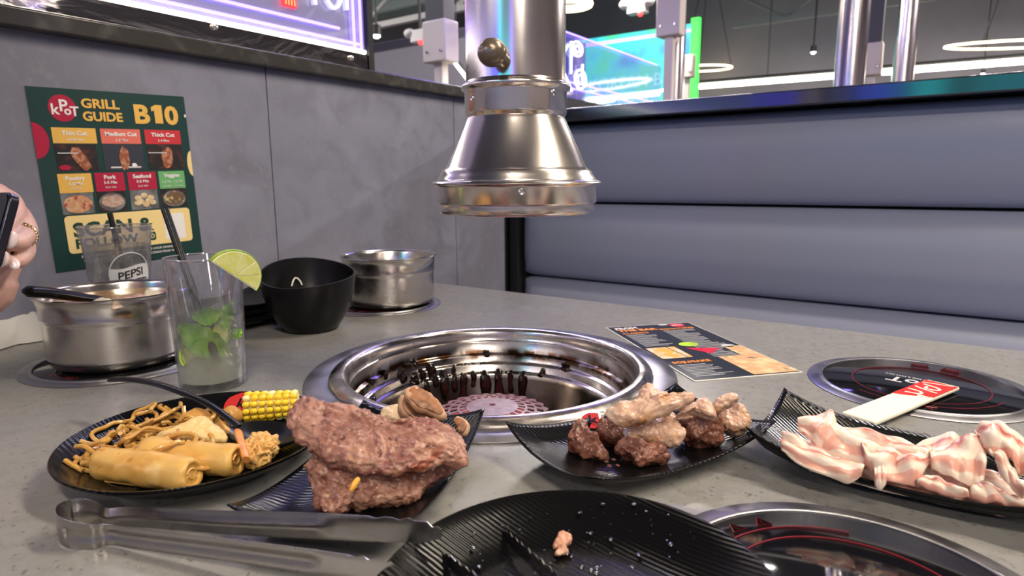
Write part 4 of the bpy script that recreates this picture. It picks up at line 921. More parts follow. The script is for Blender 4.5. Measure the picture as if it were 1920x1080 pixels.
for k in range(3):
    t = thing('rectangular_plate', ['lowest of the stacked black plates behind the mojito glass', 'middle one of the stacked black plates behind the mojito glass', 'topmost of the stacked black plates behind the mojito glass'][k], 'plate', (-.955, .585, TZ+.0005+.0125*k), math.radians(100+1.5*k), 'stacked black plates')
    inst('dish', SQ, None, t, Matrix.Identity(4)); obj('foot', MB().prism([(.055*sx, .026*sy) for sx, sy in ((-1, -1), (1, -1), (1, 1), (-1, 1))], -.0005, .003), K['black_plastic'], t)
RP = MB().lathe([(0, .0035), (.060, .0036), (.068, .0048), (.080, .0100), (.094, .0185), (.1020, .0236), (.1035, .0240), (.1042, .0230), (.1035, .0215), (.094, .0150), (.080, .0062), (.066, .0005), (.060, .0), (.052, .0), (.050, .0008), (0, .0008)], 128)
RPM = mesh_of('round_plate', RP, True, 60); RPM.materials.append(K['plate'])
def rd_plate(c, label, s=1.0, tilt=False):
    t = thing('round_plate', label, 'plate', (c[0], c[1], TZ+.0002), .6, 'black round plates')
    if tilt: d = Vector((-.0259-c[0], .3578-c[1], 0)).normalized(); t.matrix_basis = Matrix.Translation((c[0], c[1], TZ+.0024)) @ Matrix.Rotation(math.radians(2.0), 4, Vector((d.y, -d.x, 0))) @ Matrix.Rotation(.6, 4, 'Z')
    inst('dish', RPM, None, t, Matrix.Diagonal((s, s, 1, 1))); return t
pl1 = rd_plate((-.5025, .2576), 'black round plate with noodles, spring rolls and corn')
pl2 = rd_plate((-.1407, .2511), 'used greasy black round plate holding a meat scrap and tongs', 1.005, True)
K['logo_red'] = mat('plate_logo_red', (0.50, 0.025, 0.02), 0.3)
def plate_logo(t, px, py, z, s=1.0):
    q = T(px, py, z)-t.location; q = Matrix.Rotation(-t.rotation_euler.z, 3, 'Z') @ q
    rot = math.atan2(_r.y, _r.x)-t.rotation_euler.z
    M = Matrix.Translation(q) @ Matrix.Rotation(rot, 4, 'Z')
    return q, M
# grease droplets and crumbs on the used plate
K['oil'] = mat('grease_drop', (0.012, 0.010, 0.008), 0.04, spec=1.0, coat=1.0)
random.seed(11)
gm = MB()
for k in range(150):
    px, py = random.uniform(850, 1420), random.uniform(950, 1078)
    q = T(px, py, .006); d = (q.xy-Vector((-.1407, .2511))).length
    if d > .098: continue
    z = .0036 if d < .062 else .0036+(d-.062)*.5
    q.z = TZ+z+.0003; r = random.choice((.0004, .0005, .0007, .0016))
    o = gm.lathe([(r, 0), (r*.8, r*.35), (0, r*.5)], 8, c=q)
obj('grease_drops', gm, K['oil'], pl2, kind='stuff') if False else None
gm.v = [tuple(Matrix.Rotation(-.6, 3, 'Z') @ (Vector(q)-Vector((-.1407, .2511, TZ)))) for q in gm.v]
obj('grease_drops', gm, K['oil'], pl2, kind='stuff')

# ================================================================== tumbler with drink
K['glass'] = mat('clear_glass', (1, 1, 1), 0.0, trans=1.0, ior=1.45)
def thin_glass(name, tint, rough=0.03, fac=0.12, haze=None):
    """a thin wall: mostly see-through with a glossy face; haze: (weight, colour) frosted condensation"""
    M = bpy.data.materials.new(name); M.use_nodes = True; N = M.node_tree.nodes; L = M.node_tree.links; N.remove(N['Principled BSDF']); out = N['Material Output']
    tr = N.new('ShaderNodeBsdfTransparent'); tr.inputs[0].default_value = (*tint, 1)
    gl = N.new('ShaderNodeBsdfGlossy'); gl.inputs['Roughness'].default_value = rough
    fr = N.new('ShaderNodeLayerWeight'); fr.inputs[0].default_value = 0.30
    mr = N.new('ShaderNodeMapRange'); mr.inputs[3].default_value = fac*.4; mr.inputs[4].default_value = min(1, fac*4.5); L.new(fr.outputs['Facing'], mr.inputs[0])
    m1 = N.new('ShaderNodeMixShader'); L.new(mr.outputs[0], m1.inputs[0]); L.new(tr.outputs[0], m1.inputs[1]); L.new(gl.outputs[0], m1.inputs[2]); cur = m1
    if haze:
        df = N.new('ShaderNodeBsdfTranslucent'); df.inputs[0].default_value = (*haze[1], 1); d2 = N.new('ShaderNodeBsdfDiffuse'); d2.inputs[0].default_value = (*haze[1], 1); ms = N.new('ShaderNodeMixShader'); ms.inputs[0].default_value = .5; L.new(df.outputs[0], ms.inputs[1]); L.new(d2.outputs[0], ms.inputs[2])
        n = N.new('ShaderNodeTexNoise'); n.inputs['Scale'].default_value = 90; n.inputs['Detail'].default_value = 6; tc = N.new('ShaderNodeTexCoord'); L.new(tc.outputs['Object'], n.inputs[0])
        hm = N.new('ShaderNodeMapRange'); hm.inputs[1].default_value = .35; hm.inputs[2].default_value = .75; hm.inputs[3].default_value = haze[0]*.5; hm.inputs[4].default_value = min(1, haze[0]*1.8); L.new(n.outputs[0], hm.inputs[0])
        m2 = N.new('ShaderNodeMixShader'); L.new(hm.outputs[0], m2.inputs[0]); L.new(cur.outputs[0], m2.inputs[1]); L.new(ms.outputs[0], m2.inputs[2]); cur = m2
    L.new(cur.outputs[0], out.inputs[0]); return M
K['tumbler'] = thin_glass('hazy_tumbler', (.93, .93, .96), .06, .12, (.11, (.62, .62, .68)))
K['water_hazy'] = thin_glass('iced_drink', (.90, .90, .88), .08, .04, (.24, (.66, .66, .58)))
K['mojito_glass'] = thin_glass('frosty_glass', (.95, .95, .97), .03, .15, (.055, (.72, .72, .76)))
K['rim_glass'] = mat('glass_rim', (.85, .85, .92), .04, trans=.75, ior=1.45)
pq = S(215, 423, .95); pc2 = Vector((pq.x, pq.y, TZ))
tb = thing('tumbler', 'clear plastic tumbler with a white round soft drink logo by the wall', 'tumbler', pc2)
tz = [(0, 0), (.033, 0), (.0345, .003), (.0462, .148), (.0468, .1495), (.0482, .150), (.0488, .166), (.0475, .1668), (.0462, .166), (.0455, .149), (.0325, .006), (0, .005)]
obj('cup', MB().lathe(tz, 72), K['tumbler'], tb, angle=50)
obj('drink', MB().lathe([(0, .0056), (.0322, .0066), (.0440, .138), (0, .139)], 64), K['water_hazy'], tb, angle=50)
obj('rim', MB().tube([Vector((.0484*math.cos(k*math.pi/36), .0484*math.sin(k*math.pi/36), .1662)) for k in range(72)], .0009, 8, closed=True, up=(0, 0, 1)), K['rim_glass'], tb)
# logo wraps the wall facing the viewer
def on_cup(u, v, dr=.0006):            # u sideways metres, v height metres
    r = .0345+(.0462-.0345)*(v/.148)+dr; base = math.atan2(-pc2.y, -pc2.x)+.34
    a = base+u/r; return Vector((r*math.cos(a), r*math.sin(a), v))
lg = MB(); cv, R_ = .098, .0305
lg.tube([on_cup(R_*math.cos(k*math.pi/24)*.93, cv+R_*math.sin(k*math.pi/24)) for k in range(48)], .0009, 6, closed=True)
K['logo_white'] = mat('cup_logo_white', (0.72, 0.72, 0.76), 0.5)
lgo = obj('logo_ring', lg, K['logo_white'], tb)
bd = MB(); n = 30; vs = []
for k in range(n+1):
    u = -.0275+.055*k/n; w1 = cv+.0100+.0028*math.sin(u*95); w0 = cv-.0105+.0028*math.sin(u*95)
    lim = math.sqrt(max(0, R_**2-(u/.93)**2)); w1 = min(w1, cv+lim); w0 = max(w0, cv-lim)
    for w_ in (w0, (w0+w1)/2, w1): vs.append(on_cup(u, w_, .0006)); vs.append(on_cup(u, w_, .0009))
fs = []
for k in range(n):
    a, b = k*6, k*6+6
    for j in (0, 2): fs += [(a+j, b+j, b+j+2, a+j+2), (a+j+1, a+j+3, b+j+3, b+j+1)]
    fs += [(a, a+1, b+1, b), (a+4, b+4, b+5, a+5)]
bd.add(vs, fs); obj('logo_band', bd, K['logo_white'], tb)
cu = bpy.data.curves.new('t', 'FONT'); cu.body = 'PEPSI'; cu.size = .0165; cu.offset = .0003; cu.extrude = .0001; cu.align_x = 'CENTER'
to = bpy.data.objects.new('t', cu); me = bpy.data.meshes.new_from_object(to); bpy.data.objects.remove(to)
for q in me.vertices: p_ = on_cup(q.co.x*.98, cv-.0062+q.co.y+.0028*math.sin(q.co.x*95), .0011+q.co.z); q.co = p_
K['logo_black'] = mat('cup_logo_black', (0.02, 0.02, 0.02), 0.5); me.materials.append(K['logo_black'])
o = bpy.data.objects.new('logo_lettering', me); C.objects.link(o); o.parent = tb
def straw(bottom, top, r, label):
    d = (top-bottom); ax = d.normalized(); n1 = ax.orthogonal().normalized(); M = frame((0, 0, 0), n1, ax.cross(n1)).to_3x3(); Ln = d.length
    obj('straw', MB().lathe([(r*.8, 0), (r, 0), (r, Ln), (r*.8, Ln), (r*.8, 0)], 24, c=bottom, M=M), K['black_plastic'], world=True, label=label, cat='straw', angle=50)
st = S(206, 400, .955); straw(Vector((pc2.x+.020, pc2.y+.008, TZ+.010)), st+(st-Vector((pc2.x+.020, pc2.y+.008, TZ+.010)))*.0, .0040, 'black straw in the plastic tumbler')
# ice cubes in the tumbler
K['ice'] = thin_glass('ice', (.92, .93, .92), .06, .12, (.22, (.75, .76, .74)))
random.seed(4)
for k, (dx, dy, z) in enumerate(((-.014, .010, .118), (.016, -.012, .122), (-.010, -.016, .095), (.012, .016, .100))):
    obj('ice_cube', MB().box((pc2.x+dx, pc2.y+dy, TZ+z), (.018, .018, .016), mat=Matrix.Rotation(k*.7, 3, Vector((1, .5, .3)))), K['ice'], world=True, bevel=.004, label='ice cube floating in the plastic tumbler', cat='ice cube', group='ice cubes in the tumbler')

# ================================================================== mojito
mc2 = T(403, 737); d_ = Vector((mc2.x, mc2.y, 0)).normalized(); mj = Vector((mc2.x+d_.x*.036, mc2.y+d_.y*.036, TZ))
mo = thing('highball_glass', 'frosted highball glass of mint and lime drink', 'glass', mj)
obj('glass', MB().lathe([(0, 0), (.0345, 0), (.0357, .0015), (.0362, .006), (.0402, .1475), (.0396, .1490), (.0388, .1475), (.0348, .010), (.033, .0085), (0, .0080)], 80), K['mojito_glass'], mo, angle=50)
def drink_mat():
    M = bpy.data.materials.new('cloudy_mint_drink'); M.use_nodes = True; N = M.node_tree.nodes; L = M.node_tree.links; N.remove(N['Principled BSDF']); out = N['Material Output']
    tc = N.new('ShaderNodeTexCoord'); sp = N.new('ShaderNodeSeparateXYZ'); L.new(tc.outputs['Object'], sp.inputs[0])
    tr = N.new('ShaderNodeBsdfTransparent'); tr.inputs[0].default_value = (.93, .95, .90, 1)
    df = N.new('ShaderNodeBsdfDiffuse'); df.inputs[0].default_value = (.93, .94, .74, 1); tl = N.new('ShaderNodeBsdfTranslucent'); tl.inputs[0].default_value = (.93, .94, .74, 1)
    ms = N.new('ShaderNodeMixShader'); ms.inputs[0].default_value = .55; L.new(df.outputs[0], ms.inputs[1]); L.new(tl.outputs[0], ms.inputs[2])
    n = N.new('ShaderNodeTexNoise'); n.inputs['Scale'].default_value = 35; n.inputs['Detail'].default_value = 4; L.new(tc.outputs['Object'], n.inputs[0])
    h = N.new('ShaderNodeMapRange'); h.inputs[1].default_value = .030; h.inputs[2].default_value = .052; h.inputs[3].default_value = .95; h.inputs[4].default_value = .02; L.new(sp.outputs[2], h.inputs[0])
    a = N.new('ShaderNodeMath'); a.operation = 'MULTIPLY_ADD'; L.new(n.outputs[0], a.inputs[0]); a.inputs[1].default_value = .06; L.new(h.outputs[0], a.inputs[2])
    mx = N.new('ShaderNodeMixShader'); L.new(a.outputs[0], mx.inputs[0]); L.new(tr.outputs[0], mx.inputs[1]); L.new(ms.outputs[0], mx.inputs[2]); L.new(mx.outputs[0], out.inputs[0]); return M
obj('rim', MB().tube([Vector((.0396*math.cos(k*math.pi/36), .0396*math.sin(k*math.pi/36), .1480)) for k in range(72)], .0010, 8, closed=True, up=(0, 0, 1)), K['rim_glass'], mo)
obj('drink', MB().lathe([(0, .0086), (.0328, .0092), (.0342, .0115), (.0366, .094), (.036, .0952), (0, .0945)], 72), drink_mat(), mo, angle=50, label='cloudy pale drink')
tocamv = Vector((-mj.x, -mj.y, 0)).normalized(); sidev = Vector((-tocamv.y, tocamv.x, 0))  # sidev points right in view
if sidev.dot(_r) < 0: sidev = -sidev
def inm(u, v, dfront): return mj+sidev*u+tocamv*dfront+Vector((0, 0, v))
K['mint'] = mat('mint_leaf', (0.20, 0.52, 0.012), 0.35, mix=((70, (0.40, 0.72, 0.04), .42, .62),), bump=(220, .3, .001)); K['lime_flesh'] = mat('lime_flesh', (0.66, 0.66, 0.16), 0.28, sss=.2, mix=((90, (0.78, 0.76, 0.34), .4, .65),)); K['lime_rind'] = mat('lime_rind', (0.30, 0.52, 0.025), 0.3, mix=((60, (0.45, 0.62, 0.06), .45, .65),), bump=(400, .15, .0006)); K['lime_pith'] = mat('lime_pith', (0.82, 0.84, 0.55), 0.45)
def leaf(o, ax, wx, ln, wd, cup, label):
    ax = ax.normalized(); wx = (wx-ax*wx.dot(ax)).normalized(); nn = ax.cross(wx)
    def fn(u, v):
        w_ = wd*math.sin(math.pi*min(1, u*.97+.015))**.75*(1+.06*math.sin(u*34)); s = 2*v-1
        return o+ax*(ln*u)+wx*(w_*s)+nn*(cup*(s*s)*w_+.10*ln*math.sin(3*u)+.0012*math.sin(u*26)*abs(s))
    t = obj('mint_leaf', MB().ribbon(fn, 22, 10, .0008), K['mint'], world=True, label=label, cat='mint leaf', group='mint leaves in the drink'); return t
X_, Z_, F_ = sidev, Vector((0, 0, 1)), tocamv
leaf(inm(-.030, .076, .012), X_*.9-Z_*.75, Z_*.7+X_*.5, .062, .016, .5, 'large mint leaf low in the middle of the glass')
leaf(inm(-.016, .086, .020), X_*1.0+Z_*.05, Z_+F_*.3, .030, .011, .4, 'broad mint leaf near the surface of the drink')
leaf(inm(.016, .064, .016), X_*.35+Z_*1.0, X_*.9-F_*.4, .034, .0095, .5, 'upright mint leaf at the right side of the glass')
leaf(inm(.022, .056, .018), X_*.4+Z_*.3, Z_-F_*.3, .014, .006, .4, 'small mint sprig tip at the lower right of the glass')
def wedge_chunk(o, r, M, label):
    t = thing('lime_chunk', label, 'lime', o, 0, 'lime chunks in the drink')
    out = [(r*math.cos(math.radians(a)), r*math.sin(math.radians(a))) for a in range(0, 121, 12)]+[(0, 0)]
    obj('flesh', MB().prism(out, -.006, .006, M=M), K['lime_flesh'], t, bevel=.001)
    rd = MB(); out2 = [(r*1.12*math.cos(math.radians(a)), r*1.12*math.sin(math.radians(a))) for a in range(0, 121, 12)]+[(r*1.0*math.cos(math.radians(a)), r*1.0*math.sin(math.radians(a))) for a in range(120, -1, -12)]
    n = 11; vs = []
    for z in (-.0066, .0066): vs += [M @ Vector((x, y, z)) for x, y in out2]
    fs = []
    for k in range(10):
        a, b, c, d = k, k+1, 20-k, 21-k
        fs += [(a, b, c, d), (22+a, 22+d, 22+c, 22+b), (a, 22+a, 22+b, b), (d, c, 22+c, 22+d)]
    fs += [(0, 21, 43, 22), (10, 32, 33, 11)]
    rd.add(vs, fs); obj('rind', rd, K['lime_rind'], t)
FM = Matrix((tuple(X_), tuple(Z_), tuple(-F_))).transposed()
wedge_chunk(inm(.002, .062, .010), .018, FM @ Matrix.Rotation(.3, 3, 'X') @ Matrix.Rotation(-.9, 3, 'Z'), 'lime chunk behind the leaves in the drink')
wedge_chunk(inm(-.012, .040, .016), .018, FM @ Matrix.Rotation(.3, 3, 'X') @ Matrix.Rotation(1.6, 3, 'Z'), 'lime chunk at the lower left of the drink')
def xat(u, v, dfront): return inm(u, v, dfront)
sb_ = inm(-.004, .070, .006); stp = S(309, 392, .735); straw(sb_-(stp-sb_)*.30, stp, .0044, 'black straw in the mint drink')
for k, (u, v, f_) in enumerate(((.012, .080, -.006), (-.012, .060, -.008), (.010, .050, -.012))):
    obj('ice_cube', MB().box(inm(u, v, f_), (.020, .020, .020), mat=Matrix.Rotation(.5+k, 3, Vector((1, .4, .8)))), K['ice'], world=True, bevel=.004, label='ice cube in the mint drink', cat='ice cube', group='ice cubes in the mint drink')
# half lime slice on the rim: flat face to the viewer
lc = S(437, 517, .690)
lsn = (Vector((0, 0, TZ+H))-lc).normalized(); lx = (_r-lsn*_r.dot(lsn)).normalized(); lx = (lx*math.cos(-.62)+lsn.cross(lx)*math.sin(-.62)); ly = lsn.cross(lx)
LM = frame(lc, lx, ly) @ Matrix.Rotation(math.radians(16), 4, 'Y')
ls = thing('lime_slice', 'half slice of lime hooked on the rim of the highball glass', 'lime', M=LM)
RL = .0292
def half(r0, r1, z0_, z1_, n=30, a0=0, a1=math.pi, inset=0):
    return [(r1*math.cos(a0+(a1-a0)*k/n), inset+r1*math.sin(a0+(a1-a0)*k/n)) for k in range(n+1)]
obj('pith', MB().prism(half(0, RL*.955, 0, 0), -.0046, .0046), K['lime_pith'], ls)
rnd = MB(); n = 36; vs = []
for k in range(n+1):
    a = math.pi*k/n
    for r, z in ((RL*.955, .0048), (RL*.985, .0052), (RL, .003), (RL, -.003), (RL*.985, -.0052), (RL*.955, -.0048)): vs.append((r*math.cos(a), r*math.sin(a), z))
fs = [(k*6+j, k*6+(j+1) % 6, k*6+6+(j+1) % 6, k*6+6+j) for k in range(n) for j in range(6)]+[(5, 4, 3, 2, 1, 0), tuple(n*6+j for j in range(6))]
rnd.add(vs, fs); obj('rind', rnd, K['lime_rind'], ls, angle=60)
for k in range(5):
    a0, a1 = math.pi*k/5+.03, math.pi*(k+1)/5-.03
    for s_ in (1, -1):
        o3 = [(RL*.90*math.cos(a0+(a1-a0)*j/8), RL*.90*math.sin(a0+(a1-a0)*j/8)+.0006) for j in range(9)]+[(RL*.05*math.cos((a0+a1)/2), RL*.05*math.sin((a0+a1)/2)+.0006)]
        obj('segment', MB().prism(o3, .0044*s_, .0054*s_), K['lime_flesh'], ls)
# ================================================================== food materials
K['steak'] = mat('seared_steak', (0.275, 0.118, 0.085), 0.30, spec=0.6, mix=((38, (0.40, 0.205, 0.145), .45, .60, 7, .5), (26, (0.195, 0.058, 0.055), .52, .64, 7, .8), (170, (0.50, 0.31, 0.22), .60, .70, 5), (150, (0.14, 0.045, 0.032), .58, .70, 5), (34, (0.30, 0.075, 0.035), .66, .74, 6)), bump=[(120, .5, .002), (420, .5, .0012)])
K['bone_fat'] = mat('bone_and_fat', (0.56, 0.34, 0.21), 0.36, sss=.08, mix=((40, (0.40, 0.17, 0.09), .50, .68, 5), (90, (0.20, 0.07, 0.035), .64, .74, 5)), bump=[(110, .3, .0015)])
K['char'] = mat('charred_face', (0.34, 0.145, 0.065), 0.42, mix=((60, (0.11, 0.045, 0.025), .46, .62, 5), (70, (0.52, 0.25, 0.11), .58, .7, 5)), bump=[(160, .4, .0015)])
K['chicken'] = mat('grilled_chicken', (0.58, 0.365, 0.265), 0.28, spec=.6, sss=.05, mix=((26, (0.50, 0.225, 0.075), .50, .60, 6), (60, (0.68, 0.50, 0.39), .54, .66, 5), (40, (0.20, 0.055, 0.018), .61, .68, 7)), bump=[(90, .35, .0018), (420, .2, .0007)])
K['beef'] = mat('grilled_beef_cube', (0.175, 0.064, 0.042), 0.26, spec=.6, mix=((60, (0.30, 0.130, 0.086), .45, .60, 6), (70, (0.075, 0.024, 0.015), .54, .66, 6), (240, (0.50, 0.30, 0.21), .66, .73, 3)), bump=[(170, .6, .0018), (520, .35, .0008)])
K['scrap'] = mat('pink_scrap', (0.60, 0.30, 0.20), 0.30, sss=.1, mix=((160, (0.72, 0.48, 0.36), .5, .65),))
K['fried'] = mat('fried_wrapper', (0.66, 0.40, 0.115), 0.38, sss=.04, mix=((30, (0.56, 0.28, 0.055), .44, .62, 6), (26, (0.76, 0.54, 0.24), .54, .68, 5), (90, (0.46, 0.21, 0.04), .64, .72, 5)), bump=[(140, .12, .0010)])
K['pale_fried'] = mat('pale_folded_wrapper', (0.70, 0.50, 0.22), 0.36, sss=.08, mix=((34, (0.58, 0.34, 0.09), .50, .66), (50, (0.80, 0.68, 0.44), .56, .7)), bump=[(120, .2, .0012)])
K['potsticker'] = mat('brown_dumpling', (0.56, 0.29, 0.075), 0.32, sss=.05, mix=((36, (0.42, 0.19, 0.045), .48, .66),), bump=[(120, .15, .001)])
K['crumb'] = mat('breaded_crumb', (0.62, 0.335, 0.095), 0.45, mix=((200, (0.74, 0.47, 0.17), .45, .6), (160, (0.44, 0.19, 0.045), .58, .68)), bump=[(420, .7, .0014)])
K['shrimp_tail'] = mat('shrimp_tail', (0.66, 0.26, 0.06), 0.32, mix=((120, (0.52, 0.15, 0.04), .5, .66),))
K['noodles'] = mat('fried_noodles', (0.52, 0.275, 0.065), 0.26, spec=.5, mix=((80, (0.62, 0.37, 0.11), .45, .65), (60, (0.40, 0.18, 0.035), .56, .7)))
K['kernel'] = mat('corn_kernel', (0.88, 0.60, 0.03), 0.24, sss=.1, coat=.2); K['kernel_pale'] = mat('corn_kernel_pale', (0.88, 0.76, 0.36), 0.26, sss=.1, coat=.2); K['cob'] = mat('corn_cob', (0.74, 0.62, 0.32), 0.6, bump=[(300, .5, .001)])
def pork_mat():
    M = mat('raw_pork_belly', (0.72, 0.40, 0.34), 0.30, spec=.45, sss=.18, sssr=(.008, .004, .003), bump=[(60, .15, .0012)])
    N = M.node_tree.nodes; L = M.node_tree.links; b = N['Principled BSDF']
    uv = N.new('ShaderNodeUVMap'); uv.uv_map = 'UVMap'; sp = N.new('ShaderNodeSeparateXYZ'); L.new(uv.outputs[0], sp.inputs[0])
    oi = N.new('ShaderNodeObjectInfo')
    n = N.new('ShaderNodeTexNoise'); n.inputs['Scale'].default_value = 2.6; n.inputs['Detail'].default_value = 3
    mp = N.new('ShaderNodeMapping'); mp.inputs['Scale'].default_value = (1.1, .8, 1); L.new(uv.outputs[0], mp.inputs[0])
    ad = N.new('ShaderNodeVectorMath'); ad.operation = 'ADD'; L.new(mp.outputs[0], ad.inputs[0]); cm = N.new('ShaderNodeCombineXYZ'); m10 = N.new('ShaderNodeMath'); m10.operation = 'MULTIPLY'; m10.inputs[1].default_value = 20; L.new(oi.outputs['Random'], m10.inputs[0]); L.new(m10.outputs[0], cm.inputs[2]); L.new(cm.outputs[0], ad.inputs[1]); L.new(ad.outputs[0], n.inputs[0])
    a = N.new('ShaderNodeMath'); a.operation = 'MULTIPLY_ADD'; L.new(n.outputs[0], a.inputs[0]); a.inputs[1].default_value = .70; L.new(sp.outputs[1], a.inputs[2])
    a2 = N.new('ShaderNodeMath'); a2.operation = 'MULTIPLY_ADD'; L.new(oi.outputs['Random'], a2.inputs[0]); a2.inputs[1].default_value = .6; L.new(a.outputs[0], a2.inputs[2])
    fr = N.new('ShaderNodeMath'); fr.operation = 'FRACT'; L.new(a2.outputs[0], fr.inputs[0])
    r = N.new('ShaderNodeValToRGB'); L.new(fr.outputs[0], r.inputs[0]); e = r.color_ramp.elements
    e[0].position = 0; e[0].color = (.80, .66, .56, 1); e[1].position = 1; e[1].color = (.80, .66, .56, 1)
    for p_, c in ((.22, (.80, .65, .52, 1)), (.28, (.72, .37, .29, 1)), (.48, (.70, .35, .27, 1)), (.54, (.80, .64, .52, 1)), (.74, (.79, .61, .50, 1)), (.79, (.55, .14, .12, 1)), (.85, (.72, .38, .30, 1)), (.93, (.79, .60, .48, 1))):
        k = e.new(p_); k.color = c
    L.new(r.outputs[0], b.inputs['Base Color']); return M
K['pork'] = pork_mat()

UP = Vector((0, 0, 1))
def tilt_plane(px, py, z, tilt, yaw=0.0):
    an = T(px, py, z); tc = Vector((-an.x, -an.y, 0)).normalized(); tc.rotate(Matrix.Rotation(yaw, 3, 'Z'))
    n = (UP*math.cos(math.radians(tilt))+tc*math.sin(math.radians(tilt))).normalized()
    x = UP.cross(tc); x = x if x.dot(_r) > 0 else -x
    return an, n, frame(an, x, n.cross(x))
def slabpx(poly, anchor, tilt, th, sc=None, e=5.0, amp=.0015, scale=90, seed=0, bend=None, yaw=0.0, n=72, rings=12, octv=4, fine=0.0):
    if sc: poly = [(sc[0]+x/sc[2], sc[1]+y/sc[2]) for x, y in poly]
    an, nn, M = tilt_plane(*anchor, tilt, yaw); Mi = M.inverted()
    out = [(Mi @ PL(x, y, an, nn)) for x, y in poly]
    mb = slab([(q.x, q.y) for q in out], th, None, n, rings, e, bend)
    mb.xf(M); mb.disp(amp, scale, seed, octv)
    if fine: mb.disp(fine, 330, seed+5, 3)
    return mb
def lift(mb, zmin):
    v = np.array(mb.v); d = TZ+zmin-v[:, 2].min()
    mb.v = [(a, b, c+d) for a, b, c in mb.v]; return mb

# ------------------------------------------------------------------ steaks on the left rectangular plate
A_ = (420, 720, 3.84)
st2 = slabpx([(600, 560), (592, 640), (640, 770), (648, 880), (720, 935), (800, 955), (880, 925), (910, 880), (1050, 885), (1250, 865), (1390, 848), (1490, 740), (1570, 640), (1650, 590), (1500, 520), (1200, 480), (900, 480), (700, 500)], (690, 903, .022), 34, .022, A_, e=4.5, amp=.0036, scale=80, seed=2, n=190, rings=30, fine=.0011, bend=lambda x, y: -.9*x*x)
obj('grilled_steak', st2, K['steak'], world=True, label='lower of the two stacked grilled steaks', cat='steak', group='grilled steaks')
st1 = slabpx([(455, 250), (480, 180), (560, 112), (680, 130), (880, 170), (1080, 235), (1250, 305), (1400, 325), (1530, 275), (1650, 300), (1730, 380), (1755, 480), (1735, 555), (1600, 565), (1430, 605), (1250, 648), (1080, 643), (900, 598), (700, 528), (620, 460), (540, 400), (470, 320)], (690, 822, .050), 22, .019, A_, e=4.5, amp=.0034, scale=80, seed=7, n=220, rings=34, fine=.0011, bend=lambda x, y: -.6*x*x+.0015*math.sin(x*60))
obj('grilled_steak', st1, K['steak'], world=True, label='upper of the two stacked grilled steaks, the larger one', cat='steak', group='grilled steaks')
def bone(poly, anchor, tilt, th, label, seed, yaw=0):
    an, nn, M = tilt_plane(*anchor, tilt, yaw)
    t = thing('short_rib_slice', label, 'short rib', an, 0, 'short rib slices behind the steaks')
    body = slabpx(poly, anchor, tilt, th, A_, e=7, amp=.0015, scale=110, seed=seed, yaw=yaw, n=60, rings=9)
    obj('slice', body, K['bone_fat'], t, world=True)
    cx = sum(p_[0] for p_ in poly)/len(poly); cy = sum(p_[1] for p_ in poly)/len(poly)
    inner = [(cx+(x-cx)*.80, cy+(y-cy)*.80) for x, y in poly]
    an2 = an+nn*(th*.5-.0003); Mi = M.copy(); Mi.translation = an2; Mv = Mi.inverted()
    out = [Mv @ (PL(A_[0]+x/A_[2], A_[1]+y/A_[2], an, nn)+nn*(th*.5-.0003)) for x, y in inner]
    mb = slab([(q.x, q.y) for q in out], .0022, None, 48, 7, 4); mb.xf(Mi); mb.disp(.0006, 160, seed+3)
    obj('charred_face', mb, K['char'], t, world=True, label='charred bone face')
bone([(1255, 110), (1300, 85), (1400, 170), (1530, 225), (1545, 285), (1450, 312), (1330, 265), (1258, 200)], (785, 782, .036), 48, .013, 'thick short rib slice leaning behind the upper steak', 5, .2)
bone([(1295, 50), (1330, 18), (1400, 22), (1500, 90), (1575, 165), (1602, 235), (1570, 262), (1480, 225), (1380, 190), (1305, 115)], (800, 757, .050), 46, .010, 'charred short rib slice on top of the thick one', 6, .2)
bone([(1655, 262), (1690, 235), (1745, 265), (1772, 310), (1735, 372), (1690, 350), (1670, 300)], (866, 800, .030), 55, .008, 'short rib tip at the right end of the steaks', 8, -.3)
obj('mushroom', slabpx([(1118, 240), (1150, 178), (1240, 152), (1290, 220), (1340, 300), (1240, 300), (1150, 270)], (738, 778, .028), 45, .016, A_, e=3, amp=.002, scale=90, seed=9), mat('browned_mushroom', (0.62, 0.45, 0.30), 0.4, mix=((50, (0.30, 0.15, 0.07), .52, .68), (40, (0.75, 0.64, 0.50), .55, .7))), world=True, label='browned mushroom tucked behind the upper steak', cat='mushroom')
K['orange_bit'] = mat('orange_shred', (0.85, 0.40, 0.05), 0.35)
a, b = T(658, 920, .036), T(672, 898, .040)
obj('carrot_shred', MB().tube(catmull([a, (a+b)/2+Vector((.001, 0, .002)), b], 8, False), [.0012, .0017, .0019, .0019, .0018, .0018, .0017, .001], 8), K['orange_bit'], world=True, label='orange carrot shred lying on the lower steak', cat='carrot')

# ------------------------------------------------------------------ grilled pieces on the middle rectangular plate
B_ = (940, 700, 3.692)
def piece(name, mname, poly, anchor, tilt, th, label, cat, seed, grp, amp=.0024, e=3.2, bend=None, yaw=0, scale=85):
    return obj(name, slabpx(poly, anchor, tilt, th, B_, e=e, amp=amp, scale=scale, seed=seed, bend=bend, yaw=yaw, n=130, rings=20, fine=.0005 if mname == 'beef' else .00025), K[mname], world=True, label=label, cat=cat, group=grp)
GB, GC = 'grilled beef cubes', 'grilled chicken pieces'
piece('beef_cube', 'beef', [(440, 490), (470, 420), (500, 358), (560, 350), (620, 420), (690, 480), (722, 530), (708, 600), (620, 592), (520, 545)], (1095, 828, .017), 38, .024, 'knobbly browned beef cube at the left end of the plate', 'beef', 12, GB, .004)
piece('beef_cube', 'beef', [(645, 420), (690, 350), (830, 362), (855, 440), (800, 492), (690, 472)], (1143, 812, .018), 38, .024, 'browned beef cube beside the red plate logo', 'beef', 13, GB, .0032)
